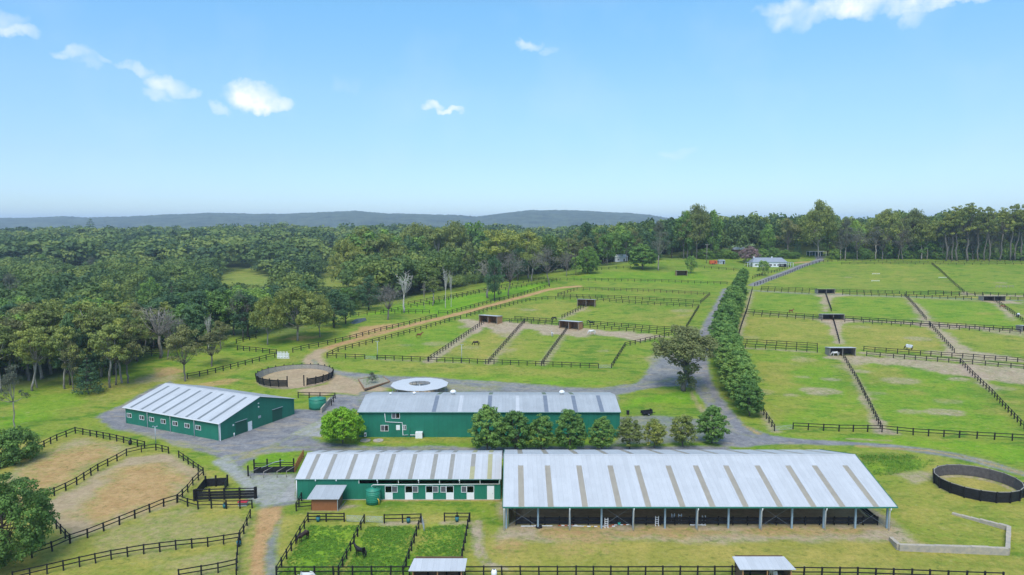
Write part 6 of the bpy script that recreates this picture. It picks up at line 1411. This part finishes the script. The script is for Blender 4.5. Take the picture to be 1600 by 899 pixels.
# ------------------------------------------------------------ horses
def horse_mesh(graze=False):
    v = [(-.72, 0, 1.28), (-.35, 0, 1.22), (.15, 0, 1.18), (.55, 0, 1.26)]; e = [(0, 1), (1, 2), (2, 3)]; r = [(.30, .34), (.31, .37), (.31, .37), (.25, .33)]
    neck = [(.85, 0, 1.50), (1.08, 0, 1.80), (1.2, 0, 1.98), (1.42, 0, 1.86), (1.68, 0, 1.66)] if not graze else [(.90, 0, 1.14), (1.15, 0, .82), (1.32, 0, .56), (1.42, 0, .36), (1.52, 0, .10)]
    nr = [(.16, .26), (.11, .18), (.12, .15), (.10, .13), (.065, .075)]
    last = 3
    for p, q in zip(neck, nr): v.append(p); r.append(q); e.append((last, len(v) - 1)); last = len(v) - 1
    for sy in (-.17, .17):
        for hx, root, kn, hk in ((-.80, 0, (-.70, .78), (-.92, .52)), (.50, 3, (.52, .80), (.54, .48))):
            i = len(v)
            if root == 0: pts = [(-.70, sy, 1.0, .19), (-.66, sy, .78, .11), (-.86, sy, .52, .065), (-.82, sy, .12, .05), (-.76, sy, .03, .065)]
            else: pts = [(.52, sy, .96, .13), (.54, sy, .72, .085), (.55, sy, .46, .06), (.55, sy, .12, .045), (.60, sy, .03, .06)]
            for j, (a, b_, c_, q) in enumerate(pts): v.append((a, b_, c_)); r.append((q, q)); e.append((root if j == 0 else len(v) - 2, len(v) - 1))
    me = bpy.data.meshes.new('horse_skel'); me.from_pydata(v, e, []); o = bpy.data.objects.new('tmp', me); COL.objects.link(o)
    o.modifiers.new('s', 'SKIN'); o.modifiers.new('d', 'SUBSURF').levels = 1
    for i, q in enumerate(r): me.skin_vertices[0].data[i].radius = q; me.skin_vertices[0].data[i].use_root = (i == 1)
    dg = bpy.context.evaluated_depsgraph_get(); m2 = bpy.data.meshes.new_from_object(o.evaluated_get(dg)); bpy.data.objects.remove(o)
    m2.polygons.foreach_set('use_smooth', [True] * len(m2.polygons))
    return m2
HM = {g: horse_mesh(g) for g in (False, True)}
def horse(px, py, rz, graze, coat, hair, label, sc=1.0, rug=None):
    x, y = at(px, py); r = empty('horse', (x, y, hz(x, y)), rz); r.scale = (sc, sc, sc); tag(r, label, 'horse')
    me = HM[graze].copy(); me.materials.clear(); me.materials.append(coat); b = bpy.data.objects.new('body', me); COL.objects.link(b); b.parent = r
    MB().tube([(-.98, 0, 1.38), (-1.1, 0, 1.1), (-1.1, 0, .6), (-1.05, 0, .45)], [.07, .1, .09, .03], 7).build('tail', hair, r, True)
    pts = [(.55, 0, 1.62), (.85, 0, 1.78), (1.1, 0, 2.03), (1.3, 0, 2.04)] if not graze else [(.55, 0, 1.60), (.92, 0, 1.40), (1.2, 0, 1.02), (1.42, 0, .68)]
    MB().tube(pts, [.05, .08, .07, .04], 6).build('mane', hair, r, True)
    hd = np.array((1.2, 0, 1.98)) if not graze else np.array((1.32, 0, .6))
    for sy in (-.08, .08): MB().tube([(hd[0] - .02, sy, hd[2] + .1), (hd[0] + (.0 if not graze else .1), sy * 1.2, hd[2] + .28)], [.045, .012], 5).build('ear', coat, r, True)
    if rug:
        MB().prism([(-1.0, 1.0), (-.98, 1.62), (-.4, 1.66), (.2, 1.62), (.75, 1.72), (.85, 1.1), (.5, .8), (-.7, .8)], -.37, .37).build('rug', rug, r)
CB, CD, CC, CW = simple('black_coat', (.012, .011, .012), .5, 0, .2), simple('dark_bay_coat', (.035, .018, .013), .5, 0, .2), simple('chestnut_coat', (.19, .065, .022), .55, 0, .2), simple('grey_white_coat', (.62, .60, .57), .6, 0, .1)
RW = simple('pale_rug', (.62, .62, .66), .7, 0, .08)
horse(563, 871, math.pi - .45, False, CB, CB, 'black horse standing with raised head in the second horse pen')
horse(474, 846, -2.15, True, CD, CB, 'dark bay horse grazing against the left fence of the first horse pen')
horse(655, 528, .15, False, CC, CD, 'chestnut horse walking in the paddock beside the orange track', 1.1)
horse(744, 540, 2.9, True, CD, CB, 'dark bay horse grazing in the middle of the central paddocks', 1.1)
horse(925, 523, 2.9, True, CW, CW, 'white horse grazing below the right plywood shelter', 1.25)
horse(862.6, 526, 1.7, False, CW, CD, 'grey white horse seen end on near the middle divider', 1.05)
horse(924, 508.5, 2.8, False, CB, CB, 'black horse by the fence right of the right plywood shelter', 1.05); horse(866, 501, 2.7, True, CB, CB, 'black horse by the fence left of the right plywood shelter', 1.05)
horse(1236, 489.5, .1, False, CC, CC, 'chestnut horse in the lane beside the tree avenue'); horse(1566, 482, -.6, True, CC, CD, 'bay horse by the divider near the right edge', 1.)
horse(1420, 547, math.pi - .9, True, CD, CB, 'horse in a pale rug grazing above the near lane', 1.15, RW); horse(1591, 496, .8, True, CD, CB, 'horse in a pale rug near the right edge', 1.05, RW)
horse(1305, 556.5, 2.9, True, CW, CW, 'white horse standing inside the nearest right hand shelter', 1.05)
horse(478, 911, .35, True, CW, CW, 'white horse partly cut by the bottom edge below the first horse pen', 1.)
horse(1207, 907, 1.7, False, CW, CW, 'white horse under the bottom edge shelter in front of the arena', 1.)
print('objects', len(bpy.data.objects))
